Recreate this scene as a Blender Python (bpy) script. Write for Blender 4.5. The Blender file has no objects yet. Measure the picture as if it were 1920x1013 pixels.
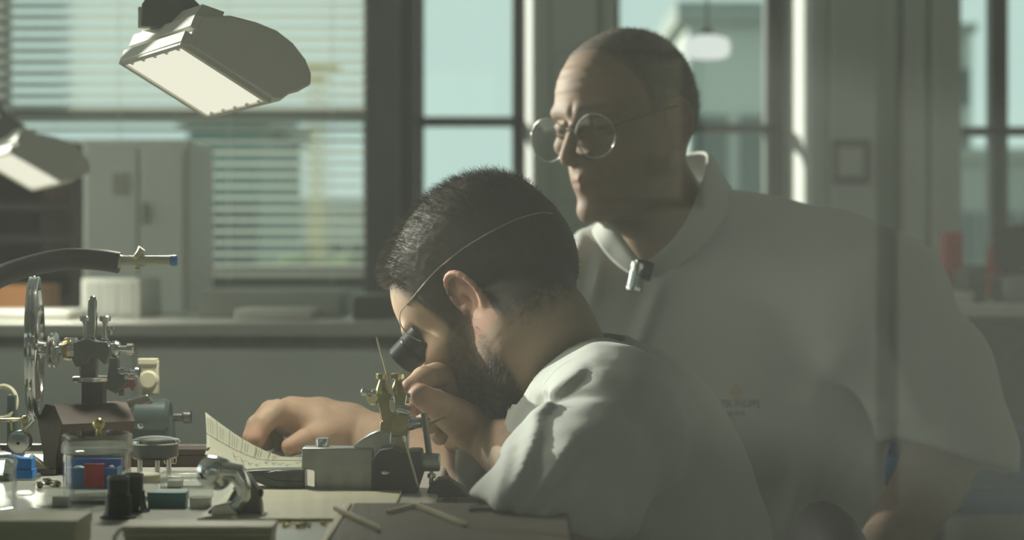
import bpy, bmesh, math, random
import numpy as np
from mathutils import Vector, Matrix
from mathutils.bvhtree import BVHTree

random.seed(7)
rng = np.random.default_rng(7)
SC = bpy.context.scene
COL = SC.collection
PI = math.pi

# ------------------------------------------------------------------ camera
F = 3800.0            # focal length in pixels of the 1920 px wide frame
HY = 470.0            # image row of the horizon
ZC = 1.21             # lens height above the floor
cam = bpy.data.objects.new('camera', bpy.data.cameras.new('camera'))
COL.objects.link(cam)
cam.location = (0, 0, ZC)
cam.rotation_euler = (PI / 2, 0, 0)
cam.data.sensor_width = 36.0
cam.data.lens = F / 1920 * 36.0
cam.data.shift_y = -(506.5 - HY) / 1920
cam.data.clip_start = 0.05
cam.data.clip_end = 600
cam.data.dof.use_dof = True
cam.data.dof.focus_distance = 1.87
cam.data.dof.aperture_fstop = 5.6
SC.camera = cam

# ------------------------------------------------------------------ light
world = bpy.data.worlds.new('sky')
SC.world = world
world.use_nodes = True
_n = world.node_tree.nodes
_n['Background'].inputs['Color'].default_value = (0.68, 0.88, 0.83, 1)
_n['Background'].inputs['Strength'].default_value = 1.0
sun = bpy.data.objects.new('sun', bpy.data.lights.new('sun', 'SUN'))
COL.objects.link(sun)
sun.data.energy = 9.0
sun.data.angle = math.radians(1.2)
sun.data.color = (1.0, 0.95, 0.86)
_d = Vector((0.80, -0.52, -0.25))     # the light travels from the far left towards the bench
sun.rotation_euler = _d.to_track_quat('-Z', 'Y').to_euler()
SC.view_settings.view_transform = 'Standard'
SC.view_settings.look = 'None'
SC.view_settings.gamma = 1
SC.view_settings.use_curve_mapping = False
SC.view_settings.exposure = 0.0
SC.cycles.use_denoising = True
SC.cycles.max_bounces = 8
SC.cycles.diffuse_bounces = 4
SC.cycles.transparent_max_bounces = 24
SC.cycles.sample_clamp_indirect = 4.0
SC.cycles.caustics_reflective = False
SC.cycles.caustics_refractive = False


def P(px, py, d):
    return Vector(((px - 960) * d / F, d, ZC + (HY - py) * d / F))


# ------------------------------------------------------------------ materials
def _new(name):
    m = bpy.data.materials.new(name)
    m.use_nodes = True
    return m, m.node_tree.nodes, m.node_tree.links, m.node_tree.nodes['Principled BSDF']


def mat(name, col, rough=0.5, metal=0.0, var=0.12, scale=40.0, bump=0.0, stretch=None, spec=0.5,
        emit=0.0, trans=0.0, coat=0.0):
    m, n, l, b = _new(name)
    tc = n.new('ShaderNodeTexCoord')
    mp = n.new('ShaderNodeMapping')
    if stretch:
        mp.inputs['Scale'].default_value = stretch
    nz = n.new('ShaderNodeTexNoise')
    nz.inputs['Scale'].default_value = scale
    nz.inputs['Detail'].default_value = 5
    l.new(tc.outputs['Object'], mp.inputs['Vector'])
    l.new(mp.outputs['Vector'], nz.inputs['Vector'])
    rp = n.new('ShaderNodeValToRGB')
    rp.color_ramp.elements[0].position = 0.3
    rp.color_ramp.elements[1].position = 0.7
    rp.color_ramp.elements[0].color = (*[c * (1 - var) for c in col], 1)
    rp.color_ramp.elements[1].color = (*[min(1, c * (1 + var)) for c in col], 1)
    l.new(nz.outputs['Fac'], rp.inputs['Fac'])
    l.new(rp.outputs['Color'], b.inputs['Base Color'])
    b.inputs['Roughness'].default_value = rough
    b.inputs['Metallic'].default_value = metal
    b.inputs['Specular IOR Level'].default_value = spec
    b.inputs['Coat Weight'].default_value = coat
    if bump:
        bp = n.new('ShaderNodeBump')
        bp.inputs['Strength'].default_value = bump
        bp.inputs['Distance'].default_value = 0.002
        l.new(nz.outputs['Fac'], bp.inputs['Height'])
        l.new(bp.outputs['Normal'], b.inputs['Normal'])
    if emit:
        b.inputs['Emission Color'].default_value = (*col, 1)
        b.inputs['Emission Strength'].default_value = emit
    return m


def clear(name, tint=(0.95, 0.97, 0.96), refl=0.09, haze=0.0, hazecol=(0.8, 0.82, 0.76), edge=0.5):
    """Thin clear sheet: transparent + mirror that grows at grazing angles + a little dust film."""
    m, n, l, b = _new(name)
    n.remove(b)
    out = n['Material Output']
    tr = n.new('ShaderNodeBsdfTransparent')
    tr.inputs['Color'].default_value = (*tint, 1)
    gl = n.new('ShaderNodeBsdfGlossy')
    gl.inputs['Roughness'].default_value = 0.02
    lw = n.new('ShaderNodeLayerWeight')
    lw.inputs['Blend'].default_value = 0.5
    pw = n.new('ShaderNodeMath')
    pw.operation = 'POWER'
    pw.inputs[1].default_value = 3.0
    l.new(lw.outputs['Facing'], pw.inputs[0])
    ma = n.new('ShaderNodeMath')
    ma.operation = 'MULTIPLY_ADD'
    ma.inputs[1].default_value = edge
    ma.inputs[2].default_value = refl
    l.new(pw.outputs[0], ma.inputs[0])
    mx = n.new('ShaderNodeMixShader')
    l.new(ma.outputs[0], mx.inputs[0])
    l.new(tr.outputs[0], mx.inputs[1])
    l.new(gl.outputs[0], mx.inputs[2])
    last = mx
    if haze:
        df = n.new('ShaderNodeBsdfTranslucent')
        df.inputs['Color'].default_value = (*hazecol, 1)
        dd = n.new('ShaderNodeBsdfDiffuse')
        dd.inputs['Color'].default_value = (*hazecol, 1)
        m2 = n.new('ShaderNodeMixShader')
        m2.inputs[0].default_value = 0.25
        l.new(df.outputs[0], m2.inputs[1])
        l.new(dd.outputs[0], m2.inputs[2])
        nz = n.new('ShaderNodeTexNoise')
        nz.inputs['Scale'].default_value = 3.0
        tc = n.new('ShaderNodeTexCoord')
        mp = n.new('ShaderNodeMapping')
        mp.inputs['Scale'].default_value = (1, 1, 0.25)
        l.new(tc.outputs['Object'], mp.inputs['Vector'])
        l.new(mp.outputs['Vector'], nz.inputs['Vector'])
        mr = n.new('ShaderNodeMapRange')
        mr.inputs['To Min'].default_value = haze * 0.8
        mr.inputs['To Max'].default_value = haze * 1.2
        l.new(nz.outputs['Fac'], mr.inputs['Value'])
        m3 = n.new('ShaderNodeMixShader')
        l.new(mr.outputs[0], m3.inputs[0])
        l.new(mx.outputs[0], m3.inputs[1])
        l.new(m2.outputs[0], m3.inputs[2])
        last = m3
    l.new(last.outputs[0], out.inputs['Surface'])
    return m


def frosted(name, w=0.75):
    m, n, l, b = _new(name)
    n.remove(b)
    t = n.new('ShaderNodeBsdfTranslucent')
    t.inputs['Color'].default_value = (0.82, 0.84, 0.80, 1)
    d = n.new('ShaderNodeBsdfDiffuse')
    d.inputs['Color'].default_value = (0.8, 0.82, 0.78, 1)
    x = n.new('ShaderNodeMixShader')
    x.inputs[0].default_value = 1 - w
    l.new(t.outputs[0], x.inputs[1])
    l.new(d.outputs[0], x.inputs[2])
    l.new(x.outputs[0], n['Material Output'].inputs['Surface'])
    return m


def wood(name, c1, c2, rough=0.4, scale=6.0, axis=(1, 8, 8)):
    m, n, l, b = _new(name)
    tc = n.new('ShaderNodeTexCoord')
    mp = n.new('ShaderNodeMapping')
    mp.inputs['Scale'].default_value = axis
    nz = n.new('ShaderNodeTexNoise')
    nz.inputs['Scale'].default_value = scale
    nz.inputs['Detail'].default_value = 8
    nz.inputs['Distortion'].default_value = 1.2
    l.new(tc.outputs['Object'], mp.inputs['Vector'])
    l.new(mp.outputs['Vector'], nz.inputs['Vector'])
    rp = n.new('ShaderNodeValToRGB')
    rp.color_ramp.elements[0].position = 0.35
    rp.color_ramp.elements[1].position = 0.65
    rp.color_ramp.elements[0].color = (*c1, 1)
    rp.color_ramp.elements[1].color = (*c2, 1)
    l.new(nz.outputs['Fac'], rp.inputs['Fac'])
    l.new(rp.outputs['Color'], b.inputs['Base Color'])
    b.inputs['Roughness'].default_value = rough
    return m


def attr_mat(name, rough=0.55, attr='Col', sss=0.0, bump=0.15, bscale=700, spec=0.4, sheen=0.0):
    m, n, l, b = _new(name)
    a = n.new('ShaderNodeAttribute')
    a.attribute_name = attr
    nz = n.new('ShaderNodeTexNoise')
    nz.inputs['Scale'].default_value = bscale
    nz.inputs['Detail'].default_value = 3
    tc = n.new('ShaderNodeTexCoord')
    l.new(tc.outputs['Object'], nz.inputs['Vector'])
    mr = n.new('ShaderNodeMapRange')
    mr.inputs['To Min'].default_value = 0.86
    mr.inputs['To Max'].default_value = 1.14
    l.new(nz.outputs['Fac'], mr.inputs['Value'])
    vm = n.new('ShaderNodeVectorMath')
    vm.operation = 'SCALE'
    l.new(a.outputs['Color'], vm.inputs[0])
    l.new(mr.outputs[0], vm.inputs['Scale'])
    l.new(vm.outputs[0], b.inputs['Base Color'])
    b.inputs['Roughness'].default_value = rough
    b.inputs['Specular IOR Level'].default_value = spec
    b.inputs['Subsurface Weight'].default_value = sss
    b.inputs['Subsurface Scale'].default_value = 0.004
    b.inputs['Subsurface Radius'].default_value = (1.0, 0.35, 0.2)
    bp = n.new('ShaderNodeBump')
    bp.inputs['Strength'].default_value = bump
    bp.inputs['Distance'].default_value = 0.0006
    l.new(nz.outputs['Fac'], bp.inputs['Height'])
    l.new(bp.outputs['Normal'], b.inputs['Normal'])
    return m


def fabric(name, col, weave=900, thin=0.0):
    m, n, l, b = _new(name)
    tc = n.new('ShaderNodeTexCoord')
    nz = n.new('ShaderNodeTexNoise')
    nz.inputs['Scale'].default_value = 14
    nz.inputs['Detail'].default_value = 4
    l.new(tc.outputs['Object'], nz.inputs['Vector'])
    rp = n.new('ShaderNodeValToRGB')
    rp.color_ramp.elements[0].color = (*[c * 0.93 for c in col], 1)
    rp.color_ramp.elements[1].color = (*[min(1, c * 1.05) for c in col], 1)
    l.new(nz.outputs['Fac'], rp.inputs['Fac'])
    l.new(rp.outputs['Color'], b.inputs['Base Color'])
    b.inputs['Roughness'].default_value = 0.9
    b.inputs['Specular IOR Level'].default_value = 0.15
    b.inputs['Sheen Weight'].default_value = 0.15
    wv = n.new('ShaderNodeTexNoise')
    wv.inputs['Scale'].default_value = weave
    l.new(tc.outputs['Object'], wv.inputs['Vector'])
    bp = n.new('ShaderNodeBump')
    bp.inputs['Strength'].default_value = 0.25
    bp.inputs['Distance'].default_value = 0.0008
    l.new(wv.outputs['Fac'], bp.inputs['Height'])
    l.new(bp.outputs['Normal'], b.inputs['Normal'])
    return m


def lamp_mat(name, col, strength):
    m, n, l, b = _new(name)
    n.remove(b)
    e = n.new('ShaderNodeEmission')
    e.inputs['Color'].default_value = (*col, 1)
    e.inputs['Strength'].default_value = strength
    l.new(e.outputs[0], n['Material Output'].inputs['Surface'])
    return m


M = dict(
    wall=mat('wall_paint', (0.46, 0.475, 0.44), 0.8, var=0.05, scale=3, bump=0.05),
    column=mat('column_panel_paint', (0.50, 0.52, 0.485), 0.55, var=0.05, scale=2),
    white=mat('white_reveal_paint', (0.62, 0.63, 0.59), 0.6, var=0.04, scale=4),
    frame=mat('dark_window_metal', (0.085, 0.092, 0.085), 0.5, var=0.15, scale=8),
    ceil=mat('ceiling_paint', (0.8, 0.8, 0.76), 0.9, var=0.04, scale=2),
    floor=mat('floor_vinyl', (0.20, 0.20, 0.18), 0.5, var=0.15, scale=5),
    slat=frosted('blind_slat_film', 0.6),
    bench=mat('bench_laminate', (0.50, 0.50, 0.45), 0.28, var=0.08, scale=14),
    cabinet=mat('cabinet_white_lacquer', (0.82, 0.85, 0.79), 0.5, var=0.03, scale=3),
    panel=mat('bench_panel_grey', (0.68, 0.70, 0.65), 0.7, var=0.06, scale=3),
    steel=mat('steel', (0.56, 0.565, 0.55), 0.22, 1.0, var=0.1, scale=60),
    chrome=mat('polished_chrome', (0.72, 0.73, 0.72), 0.09, 1.0, var=0.06, scale=30),
    grey_metal=mat('satin_grey_metal', (0.33, 0.34, 0.33), 0.36, 0.85, var=0.12, scale=50, bump=0.05),
    dark_metal=mat('dark_steel', (0.10, 0.105, 0.10), 0.32, 0.7, var=0.2, scale=50),
    brass=mat('brass', (0.62, 0.52, 0.25), 0.2, 1.0, var=0.12, scale=60),
    gold=mat('polished_brass', (0.78, 0.60, 0.20), 0.1, 1.0, var=0.06, scale=30),
    black=mat('black_plastic', (0.010, 0.011, 0.011), 0.3, var=0.2, scale=60, spec=0.25),
    rubber=mat('black_rubber', (0.016, 0.017, 0.016), 0.5, var=0.2, scale=60, spec=0.25),
    blue=mat('blue_plastic', (0.010, 0.25, 0.78), 0.35, var=0.08, scale=30),
    teal=mat('teal_plastic', (0.06, 0.20, 0.22), 0.4, var=0.08, scale=30),
    red=mat('red_plastic', (0.78, 0.035, 0.07), 0.35, var=0.08, scale=30),
    cream=mat('cream_board', (0.52, 0.50, 0.36), 0.6, var=0.06, scale=20),
    ivory=mat('ivory_plastic', (0.66, 0.63, 0.45), 0.35, var=0.05, scale=20),
    white_plastic=mat('white_plastic', (0.62, 0.62, 0.56), 0.4, var=0.05, scale=20),
    lampgrey=mat('lamp_grey_plastic', (0.115, 0.12, 0.10), 0.5, var=0.08, scale=15),
    lampwhite=mat('lamp_white_paint', (0.78, 0.775, 0.70), 0.45, var=0.04, scale=15),
    paper=mat('buff_paper', (0.36, 0.37, 0.285), 0.8, var=0.03, scale=15),
    ink=mat('grey_ink', (0.17, 0.18, 0.15), 0.8, var=0.1, scale=40),
    walnut=wood('dark_walnut', (0.045, 0.028, 0.020), (0.075, 0.045, 0.032), 0.7),
    brownwood=wood('brown_bench_wood', (0.045, 0.032, 0.014), (0.075, 0.052, 0.024), 0.7),
    lightwood=wood('pale_edge_wood', (0.52, 0.45, 0.30), (0.62, 0.55, 0.38), 0.5),
    redwood=mat('red_fibre', (0.22, 0.06, 0.04), 0.5, var=0.15, scale=40),
    glass=clear('clear_glass', refl=0.035, edge=0.9),
    acrylic=clear('clear_acrylic', tint=(0.93, 0.95, 0.93), refl=0.06, haze=0.10, edge=0.5),
    frost=clear('frosted_glass', tint=(0.9, 0.92, 0.9), refl=0.04, haze=0.22, edge=0.3),
    lens=clear('spectacle_lens', tint=(0.88, 0.90, 0.89), refl=0.05, edge=0.35),
    pane=clear('window_glass', tint=(0.96, 0.985, 0.98), refl=0.04, edge=0.3),
    matt=frosted('matt_white_glass'),
    partition=clear('dusty_partition_glass', tint=(0.965, 0.975, 0.96), refl=0.05, haze=0.025, edge=0.15),
    enamel=mat('machine_enamel', (0.05, 0.075, 0.073), 0.4, var=0.1, scale=20),
)


# ------------------------------------------------------------------ mesh builder
class MB:
    def __init__(self, s=1.0, o=(0, 0, 0)):
        self.v, self.f, self.s, self.o = [], [], s, Vector(o)

    def add(self, vs, fs):
        k = len(self.v)
        self.v += [(Vector(p) * self.s + self.o) for p in vs]
        self.f += [tuple(i + k for i in q) for q in fs]
        return self

    def box(self, lo, hi, R=None, c=None):
        x0, y0, z0 = lo
        x1, y1, z1 = hi
        vs = [Vector(p) for p in ((x0, y0, z0), (x1, y0, z0), (x1, y1, z0), (x0, y1, z0),
                                  (x0, y0, z1), (x1, y0, z1), (x1, y1, z1), (x0, y1, z1))]
        if R is not None:
            cc = Vector(c) if c is not None else (vs[0] + vs[6]) / 2
            vs = [cc + R @ (p - cc) for p in vs]
        return self.add(vs, [(0, 3, 2, 1), (4, 5, 6, 7), (0, 1, 5, 4), (1, 2, 6, 5), (2, 3, 7, 6), (3, 0, 4, 7)])

    def cyl(self, a, b, r, r2=None, n=20, cap=True):
        return self.lathe(a, b, [(0, r), (1, r if r2 is None else r2)], n, cap)

    def lathe(self, a, b, prof, n=24, cap=True):
        """prof: (t along a->b, radius)"""
        a, b = Vector(a), Vector(b)
        w = (b - a)
        u = w.orthogonal().normalized()
        v = w.normalized().cross(u)
        vs, fs = [], []
        for t, r in prof:
            c = a + w * t
            for i in range(n):
                th = 2 * PI * i / n
                vs.append(c + (u * math.cos(th) + v * math.sin(th)) * r)
        for k in range(len(prof) - 1):
            for i in range(n):
                j = (i + 1) % n
                fs.append((k * n + i, k * n + j, (k + 1) * n + j, (k + 1) * n + i))
        if cap:
            fs.append(tuple(range(n))[::-1])
            fs.append(tuple(range((len(prof) - 1) * n, len(prof) * n)))
        return self.add(vs, fs)

    def tube(self, pts, r, n=10, closed=False, cap=True):
        pts = [Vector(p) for p in pts]
        m = len(pts)
        rs = r if isinstance(r, (list, tuple)) else [r] * m
        vs, fs = [], []
        up = None
        for i, p in enumerate(pts):
            if closed:
                t = pts[(i + 1) % m] - pts[i - 1]
            else:
                t = pts[min(i + 1, m - 1)] - pts[max(i - 1, 0)]
            t.normalize()
            if up is None:
                up = t.orthogonal().normalized()
            up = (up - t * up.dot(t)).normalized()
            w = t.cross(up)
            for k in range(n):
                th = 2 * PI * k / n
                vs.append(p + (up * math.cos(th) + w * math.sin(th)) * rs[i])
        rr = m if closed else m - 1
        for i in range(rr):
            j = (i + 1) % m
            for k in range(n):
                q = (k + 1) % n
                fs.append((i * n + k, i * n + q, j * n + q, j * n + k))
        if not closed and cap:
            fs.append(tuple(range(n))[::-1])
            fs.append(tuple(range((m - 1) * n, m * n)))
        return self.add(vs, fs)

    def prism(self, poly, ax, d0, d1, R=None, c=(0, 0, 0)):
        """polygon in the two axes other than ax, extruded along ax from d0 to d1"""
        def mk(p, d):
            q = [0, 0, 0]
            o = [i for i in range(3) if i != ax]
            q[o[0]], q[o[1]], q[ax] = p[0], p[1], d
            q = Vector(q)
            if R is not None:
                q = Vector(c) + R @ (q - Vector(c))
            return q
        n = len(poly)
        vs = [mk(p, d0) for p in poly] + [mk(p, d1) for p in poly]
        fs = [tuple(range(n))[::-1], tuple(range(n, 2 * n))]
        fs += [(i, (i + 1) % n, n + (i + 1) % n, n + i) for i in range(n)]
        return self.add(vs, fs)

    def ball(self, c, r, n=16):
        rr = r if isinstance(r, (list, tuple)) else (r, r, r)
        c = Vector(c)
        m = n // 2
        vs = [c + Vector((0, 0, rr[2]))]
        for i in range(1, m):
            ph = PI * i / m
            for k in range(n):
                th = 2 * PI * k / n
                vs.append(c + Vector((rr[0] * math.sin(ph) * math.cos(th), rr[1] * math.sin(ph) * math.sin(th), rr[2] * math.cos(ph))))
        vs.append(c - Vector((0, 0, rr[2])))
        fs = [(0, 1 + k, 1 + (k + 1) % n) for k in range(n)]
        for i in range(m - 2):
            for k in range(n):
                a, b = 1 + i * n + k, 1 + i * n + (k + 1) % n
                fs.append((a, a + n, b + n, b))
        e = len(vs) - 1
        fs += [(e, 1 + (m - 2) * n + (k + 1) % n, 1 + (m - 2) * n + k) for k in range(n)]
        return self.add(vs, fs)

    def build(self, name, material, parent=None, bevel=0.0, smooth=True, ang=35, seg=2):
        me = bpy.data.meshes.new(name)
        me.from_pydata([tuple(p) for p in self.v], [], self.f)
        bm = bmesh.new()
        bm.from_mesh(me)
        bmesh.ops.recalc_face_normals(bm, faces=bm.faces)
        bm.to_mesh(me)
        bm.free()
        me.materials.append(M[material] if isinstance(material, str) else material)
        if smooth:
            me.shade_smooth()
            me.set_sharp_from_angle(angle=math.radians(ang))
        o = bpy.data.objects.new(name, me)
        COL.objects.link(o)
        if parent is not None:
            o.parent = parent
        if bevel:
            bv = o.modifiers.new('bevel', 'BEVEL')
            bv.width = bevel
            bv.segments = seg
            bv.limit_method = 'ANGLE'
            bv.angle_limit = math.radians(40)
        return o


def tag(o, label, cat=None, group=None, kind=None):
    if label:
        o['label'] = label
    if cat:
        o['category'] = cat
    if group:
        o['group'] = group
    if kind:
        o['kind'] = kind
    return o


class Thing:
    """An empty at the base of a thing; its parts are modelled in pixels of the photo at the thing's depth."""
    def __init__(self, name, label, cat, px, py, d, group=None, rz=0.0):
        self.s = d / F
        self.o = bpy.data.objects.new(name, None)
        COL.objects.link(self.o)
        self.o.location = P(px, py, d)
        self.o.rotation_euler = (0, 0, rz)
        self.o.empty_display_size = 0.02
        tag(self.o, label, cat, group)

    def mb(self):
        return MB(self.s)

    def part(self, name, mb, m, parent=None, bevel=0.0, **k):
        return mb.build(name, m, parent or self.o, bevel * self.s, **k)


def struct(name, mb, m, parent=None, bevel=0.0, **k):
    o = mb.build(name, m, parent, bevel, **k)
    if parent is None:
        o['kind'] = 'structure'
    return o


def RZ(a):
    return Matrix.Rotation(math.radians(a), 3, 'Z')


def RY(a):
    return Matrix.Rotation(math.radians(a), 3, 'Y')


def RX(a):
    return Matrix.Rotation(math.radians(a), 3, 'X')

# ================================================================== the setting
DZ = ZC - 0.21          # bench top height
WY = 6.2                # window wall
XL, XR, YG, YB, ZT = -3.4, 3.3, 1.15, -0.65, 2.9


def wx(px, d=WY):
    return (px - 960) * d / F


def wz(py, d=WY):
    return ZC + (HY - py) * d / F


struct('floor', MB().box((XL, YB, -0.1), (XR, WY + 0.3, 0)), 'floor')
struct('ceiling', MB().box((XL - 0.2, YB - 0.2, ZT), (XR + 0.2, WY + 0.3, ZT + 0.12)), 'ceil')
struct('wall_right', MB().box((XR, YB, 0), (XR + 0.15, WY + 0.3, ZT)), 'wall')
# left wall: solid below, a strip of high windows above, unseen frosted panes added between for soft fill
wl = MB()
wl.box((XL - 0.2, YB, 0), (XL, WY + 0.3, 0.85)).box((XL - 0.2, YB, 2.75), (XL, WY + 0.3, ZT))
for y0, y1 in ((YB, 1.5), (3.0, 3.08), (4.5, 4.58), (6.0, WY + 0.3)):
    wl.box((XL - 0.2, y0, 0.85), (XL, y1, 2.75))
struct('wall_left', wl, 'wall')
for i, (y0, y1) in enumerate(((1.5, 3.0), (3.08, 4.5), (4.58, 6.0))):
    wo = struct('window_%d' % (10 + i), MB().box((XL - 0.13, y0, 2.08), (XL - 0.06, y1, 2.12)).box((XL - 0.13, y0, 0.85), (XL - 0.06, y1, 0.9)), 'frame')
    MB().box((XL - 0.1, y0, 2.12), (XL - 0.092, y1, 2.75)).build('pane', 'pane', wo)
    MB().add([(XL - 0.1, y0, 0.9), (XL - 0.1, y1, 0.9), (XL - 0.1, y1, 2.08), (XL - 0.1, y0, 2.08)], [(0, 1, 2, 3)]).build('soft_fill_pane', 'matt', wo)

# window wall: spandrel, lintel, piers between the openings
wb = MB()
ZS, ZH = wz(528), 2.72
wb.box((XL, WY, 0), (XR, WY + 0.25, ZS - 0.02)).box((XL, WY, ZH), (XR, WY + 0.25, ZT))
for a, b in ((-1400, -760), (1000, 1152), (1500, 1764), (2230, 2500)):
    wb.box((wx(a), WY, ZS - 0.02), (wx(b), WY + 0.25, ZH))
struct('wall_back', wb, 'wall')


def window(n, x0, x1, rails, mullions=(), fw=0.05, y=WY + 0.06, zs=None):
    """dark metal frame with a pane in every field"""
    zs = ZS if zs is None else zs
    fr = MB()
    fr.box((x0, y, zs - 0.02), (x1, y + 0.07, zs + fw)).box((x0, y, ZH - fw), (x1, y + 0.07, ZH))
    fr.box((x0, y, zs), (x0 + fw * 0.4, y + 0.07, ZH)).box((x1 - fw * 0.4, y, zs), (x1, y + 0.07, ZH))
    for r0, r1 in rails:
        fr.box((x0, y, r0), (x1, y + 0.075, r1))
    for m0, m1 in mullions:
        fr.box((m0, y, zs), (m1, y + 0.08, ZH))
    o = struct('window_%d' % n, fr, 'frame', bevel=0.004)
    xs = [x0] + [v for m in mullions for v in m] + [x1]
    zz = [zs] + [v for r in rails for v in r] + [ZH]
    for i in range(0, len(xs), 2):
        for k in range(0, len(zz), 2):
            MB().box((xs[i], y + 0.03, zz[k]), (xs[i + 1], y + 0.036, zz[k + 1])).build('pane', 'pane', o)
    return o


window(1, wx(-760), wx(690), [(wz(226), wz(192))], [(wx(-60), wx(2))])
window(2, wx(780), wx(972), [(wz(234), wz(216))])
window(3, wx(1152), wx(1466), [(wz(246), wz(230))], [(wx(1440), wx(1462))])
window(4, wx(1764), wx(2230), [(wz(252), wz(235))], [(wx(1868), wx(1900))])
# dark steel post between the blind and the clear window
struct('trim_1', MB().box((wx(690), WY - 0.16, ZS - 0.05), (wx(752), WY + 0.2, ZH))
       .box((wx(752), WY - 0.05, ZS - 0.05), (wx(781), WY + 0.2, ZH)), 'frame', bevel=0.006)
# white window reveals
for nm, p0, p1 in (('trim_2', 968, 1000), ('trim_3', 1466, 1500)):
    struct(nm, MB().prism([(wx(p0), WY + 0.14), (wx(p1), WY - 0.05), (wx(p1) + 0.01, WY - 0.05), (wx(p1) + 0.01, WY + 0.2), (wx(p0), WY + 0.2)], 2, ZS - 0.02, ZH), 'white')
struct('trim_4', MB().box((wx(-780), WY - 0.14, ZS - 0.06), (wx(1000), WY + 0.02, ZS - 0.02)), 'white', bevel=0.006)

# panelled column (three panels with joints) and a column behind the older man
c1 = struct('trim_5', MB().box((wx(1498), WY - 0.24, 0), (wx(1766), WY - 0.02, ZT)), 'wall')
for a, b, dy in ((1500, 1527, 0.25), (1532, 1652, 0.27), (1662, 1706, 0.262), (1713, 1766, 0.27)):
    MB().box((wx(a), WY - dy, 0), (wx(b), WY - 0.20, ZT - 0.01)).build('panel', 'column', c1, 0.004)
c2 = struct('trim_6', MB().box((wx(1002), WY - 0.12, 0), (wx(1150), WY - 0.01, ZT)), 'wall')
for a, b, dy in ((1002, 1030, 0.13), (1034, 1118, 0.15), (1122, 1150, 0.14)):
    MB().box((wx(a), WY - dy, 0), (wx(b), WY - 0.10, ZT - 0.01)).build('panel', 'column', c2, 0.004)

# ------------------------------------------------------------------ glass partition, corridor behind the camera
struct('window_5', MB().box((-2.6, YG, 0.86), (2.6, YG + 0.008, 2.5)), 'partition')
pf = MB()
pf.box((XL, YG - 0.04, 0), (XR, YG + 0.05, 0.86)).box((XL, YG - 0.04, 2.5), (XR, YG + 0.05, ZT))
pf.box((XL, YG - 0.04, 0.86), (-2.6, YG + 0.05, 2.5)).box((2.6, YG - 0.04, 0.86), (XR, YG + 0.05, 2.5))
struct('wall_front', pf, 'wall')
XM = -0.1
cw = struct('wall_corridor', MB().box((XL, YB - 0.15, 0), (XR, YB, 2.0)).box((XL, YB - 0.15, 2.38), (XR, YB, ZT)).box((XM, YB - 0.15, 2.0), (XR, YB, 2.38)), 'column')
for i in range(2):  # unseen high windows, added to throw front fill light into the room
    x0 = XL + (XM - XL) / 2 * i
    wo = struct('window_%d' % (14 + i), MB().box((x0, YB - 0.1, 2.0), (x0 + 0.06, YB - 0.02, 2.38)).box((x0, YB - 0.1, 2.0), (x0 + 1.65, YB - 0.02, 2.03)), 'frame')
    MB().box((x0 + 0.06, YB - 0.07, 2.0), (x0 + 1.65, YB - 0.064, 2.38)).build('pane', 'pane', wo)
# what the partition mirrors: door joint, pale pilaster, framed notice
RD = 2 * YG - YB          # optical distance of the corridor wall in the mirror
def rx(px):
    return (px - 960) * RD / F
def rz(py):
    return ZC + (HY - py) * RD / F
MB().box((rx(1644), YB, 0), (rx(1662), YB + 0.012, 1.95)).build('door_gap', 'frame', cw)
MB().box((rx(592), YB, 0), (rx(700), YB + 0.02, rz(600))).build('pilaster', 'cabinet', cw)
rd = bpy.data.objects.new('corridor_radiator', None)
COL.objects.link(rd)
rd.location = (rx(615), YB + 0.02, 0.0)
tag(rd, 'ribbed dark radiator on the corridor wall, mirrored faintly as bars below the vise', 'radiator')
for p0 in (540, 573, 610, 645, 682):
    MB(1, -rd.location).box((rx(p0), YB + 0.022, 0.12), (rx(p0 + 16), YB + 0.05, rz(885))).build('rib', 'frame', rd, 0.004)
MB(1, -rd.location).box((rx(536), YB + 0.03, 0.0), (rx(702), YB + 0.045, 0.16)).build('foot_pipe', 'frame', rd)
nt = bpy.data.objects.new('framed_notice', None)
COL.objects.link(nt)
nt.location = (rx(1160), YB + 0.012, rz(380))
tag(nt, 'framed paper notice on the corridor wall, mirrored faintly over the older man\'s face', 'notice')
def ntb(x0, x1, y0, y1, t0, t1):
    return MB(1, -nt.location).box((rx(x0), YB + t0, rz(y1)), (rx(x1), YB + t1, rz(y0)))
fr = MB(1, -nt.location)
for x0, x1, y0, y1 in ((1040, 1285, 95, 103), (1040, 1285, 372, 380), (1040, 1048, 95, 380), (1277, 1285, 95, 380)):
    fr.box((rx(x0), YB + 0.001, rz(y1)), (rx(x1), YB + 0.018, rz(y0)))
fr.build('frame', 'frame', nt)
ntb(1048, 1277, 103, 372, 0.001, 0.006).build('sheet', 'cream', nt)
ntb(1062, 1140, 112, 130, 0.006, 0.007).build('heading_print', 'ink', nt)
ntb(1210, 1262, 290, 330, 0.006, 0.007).build('stamp_print', 'ink', nt)

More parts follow.
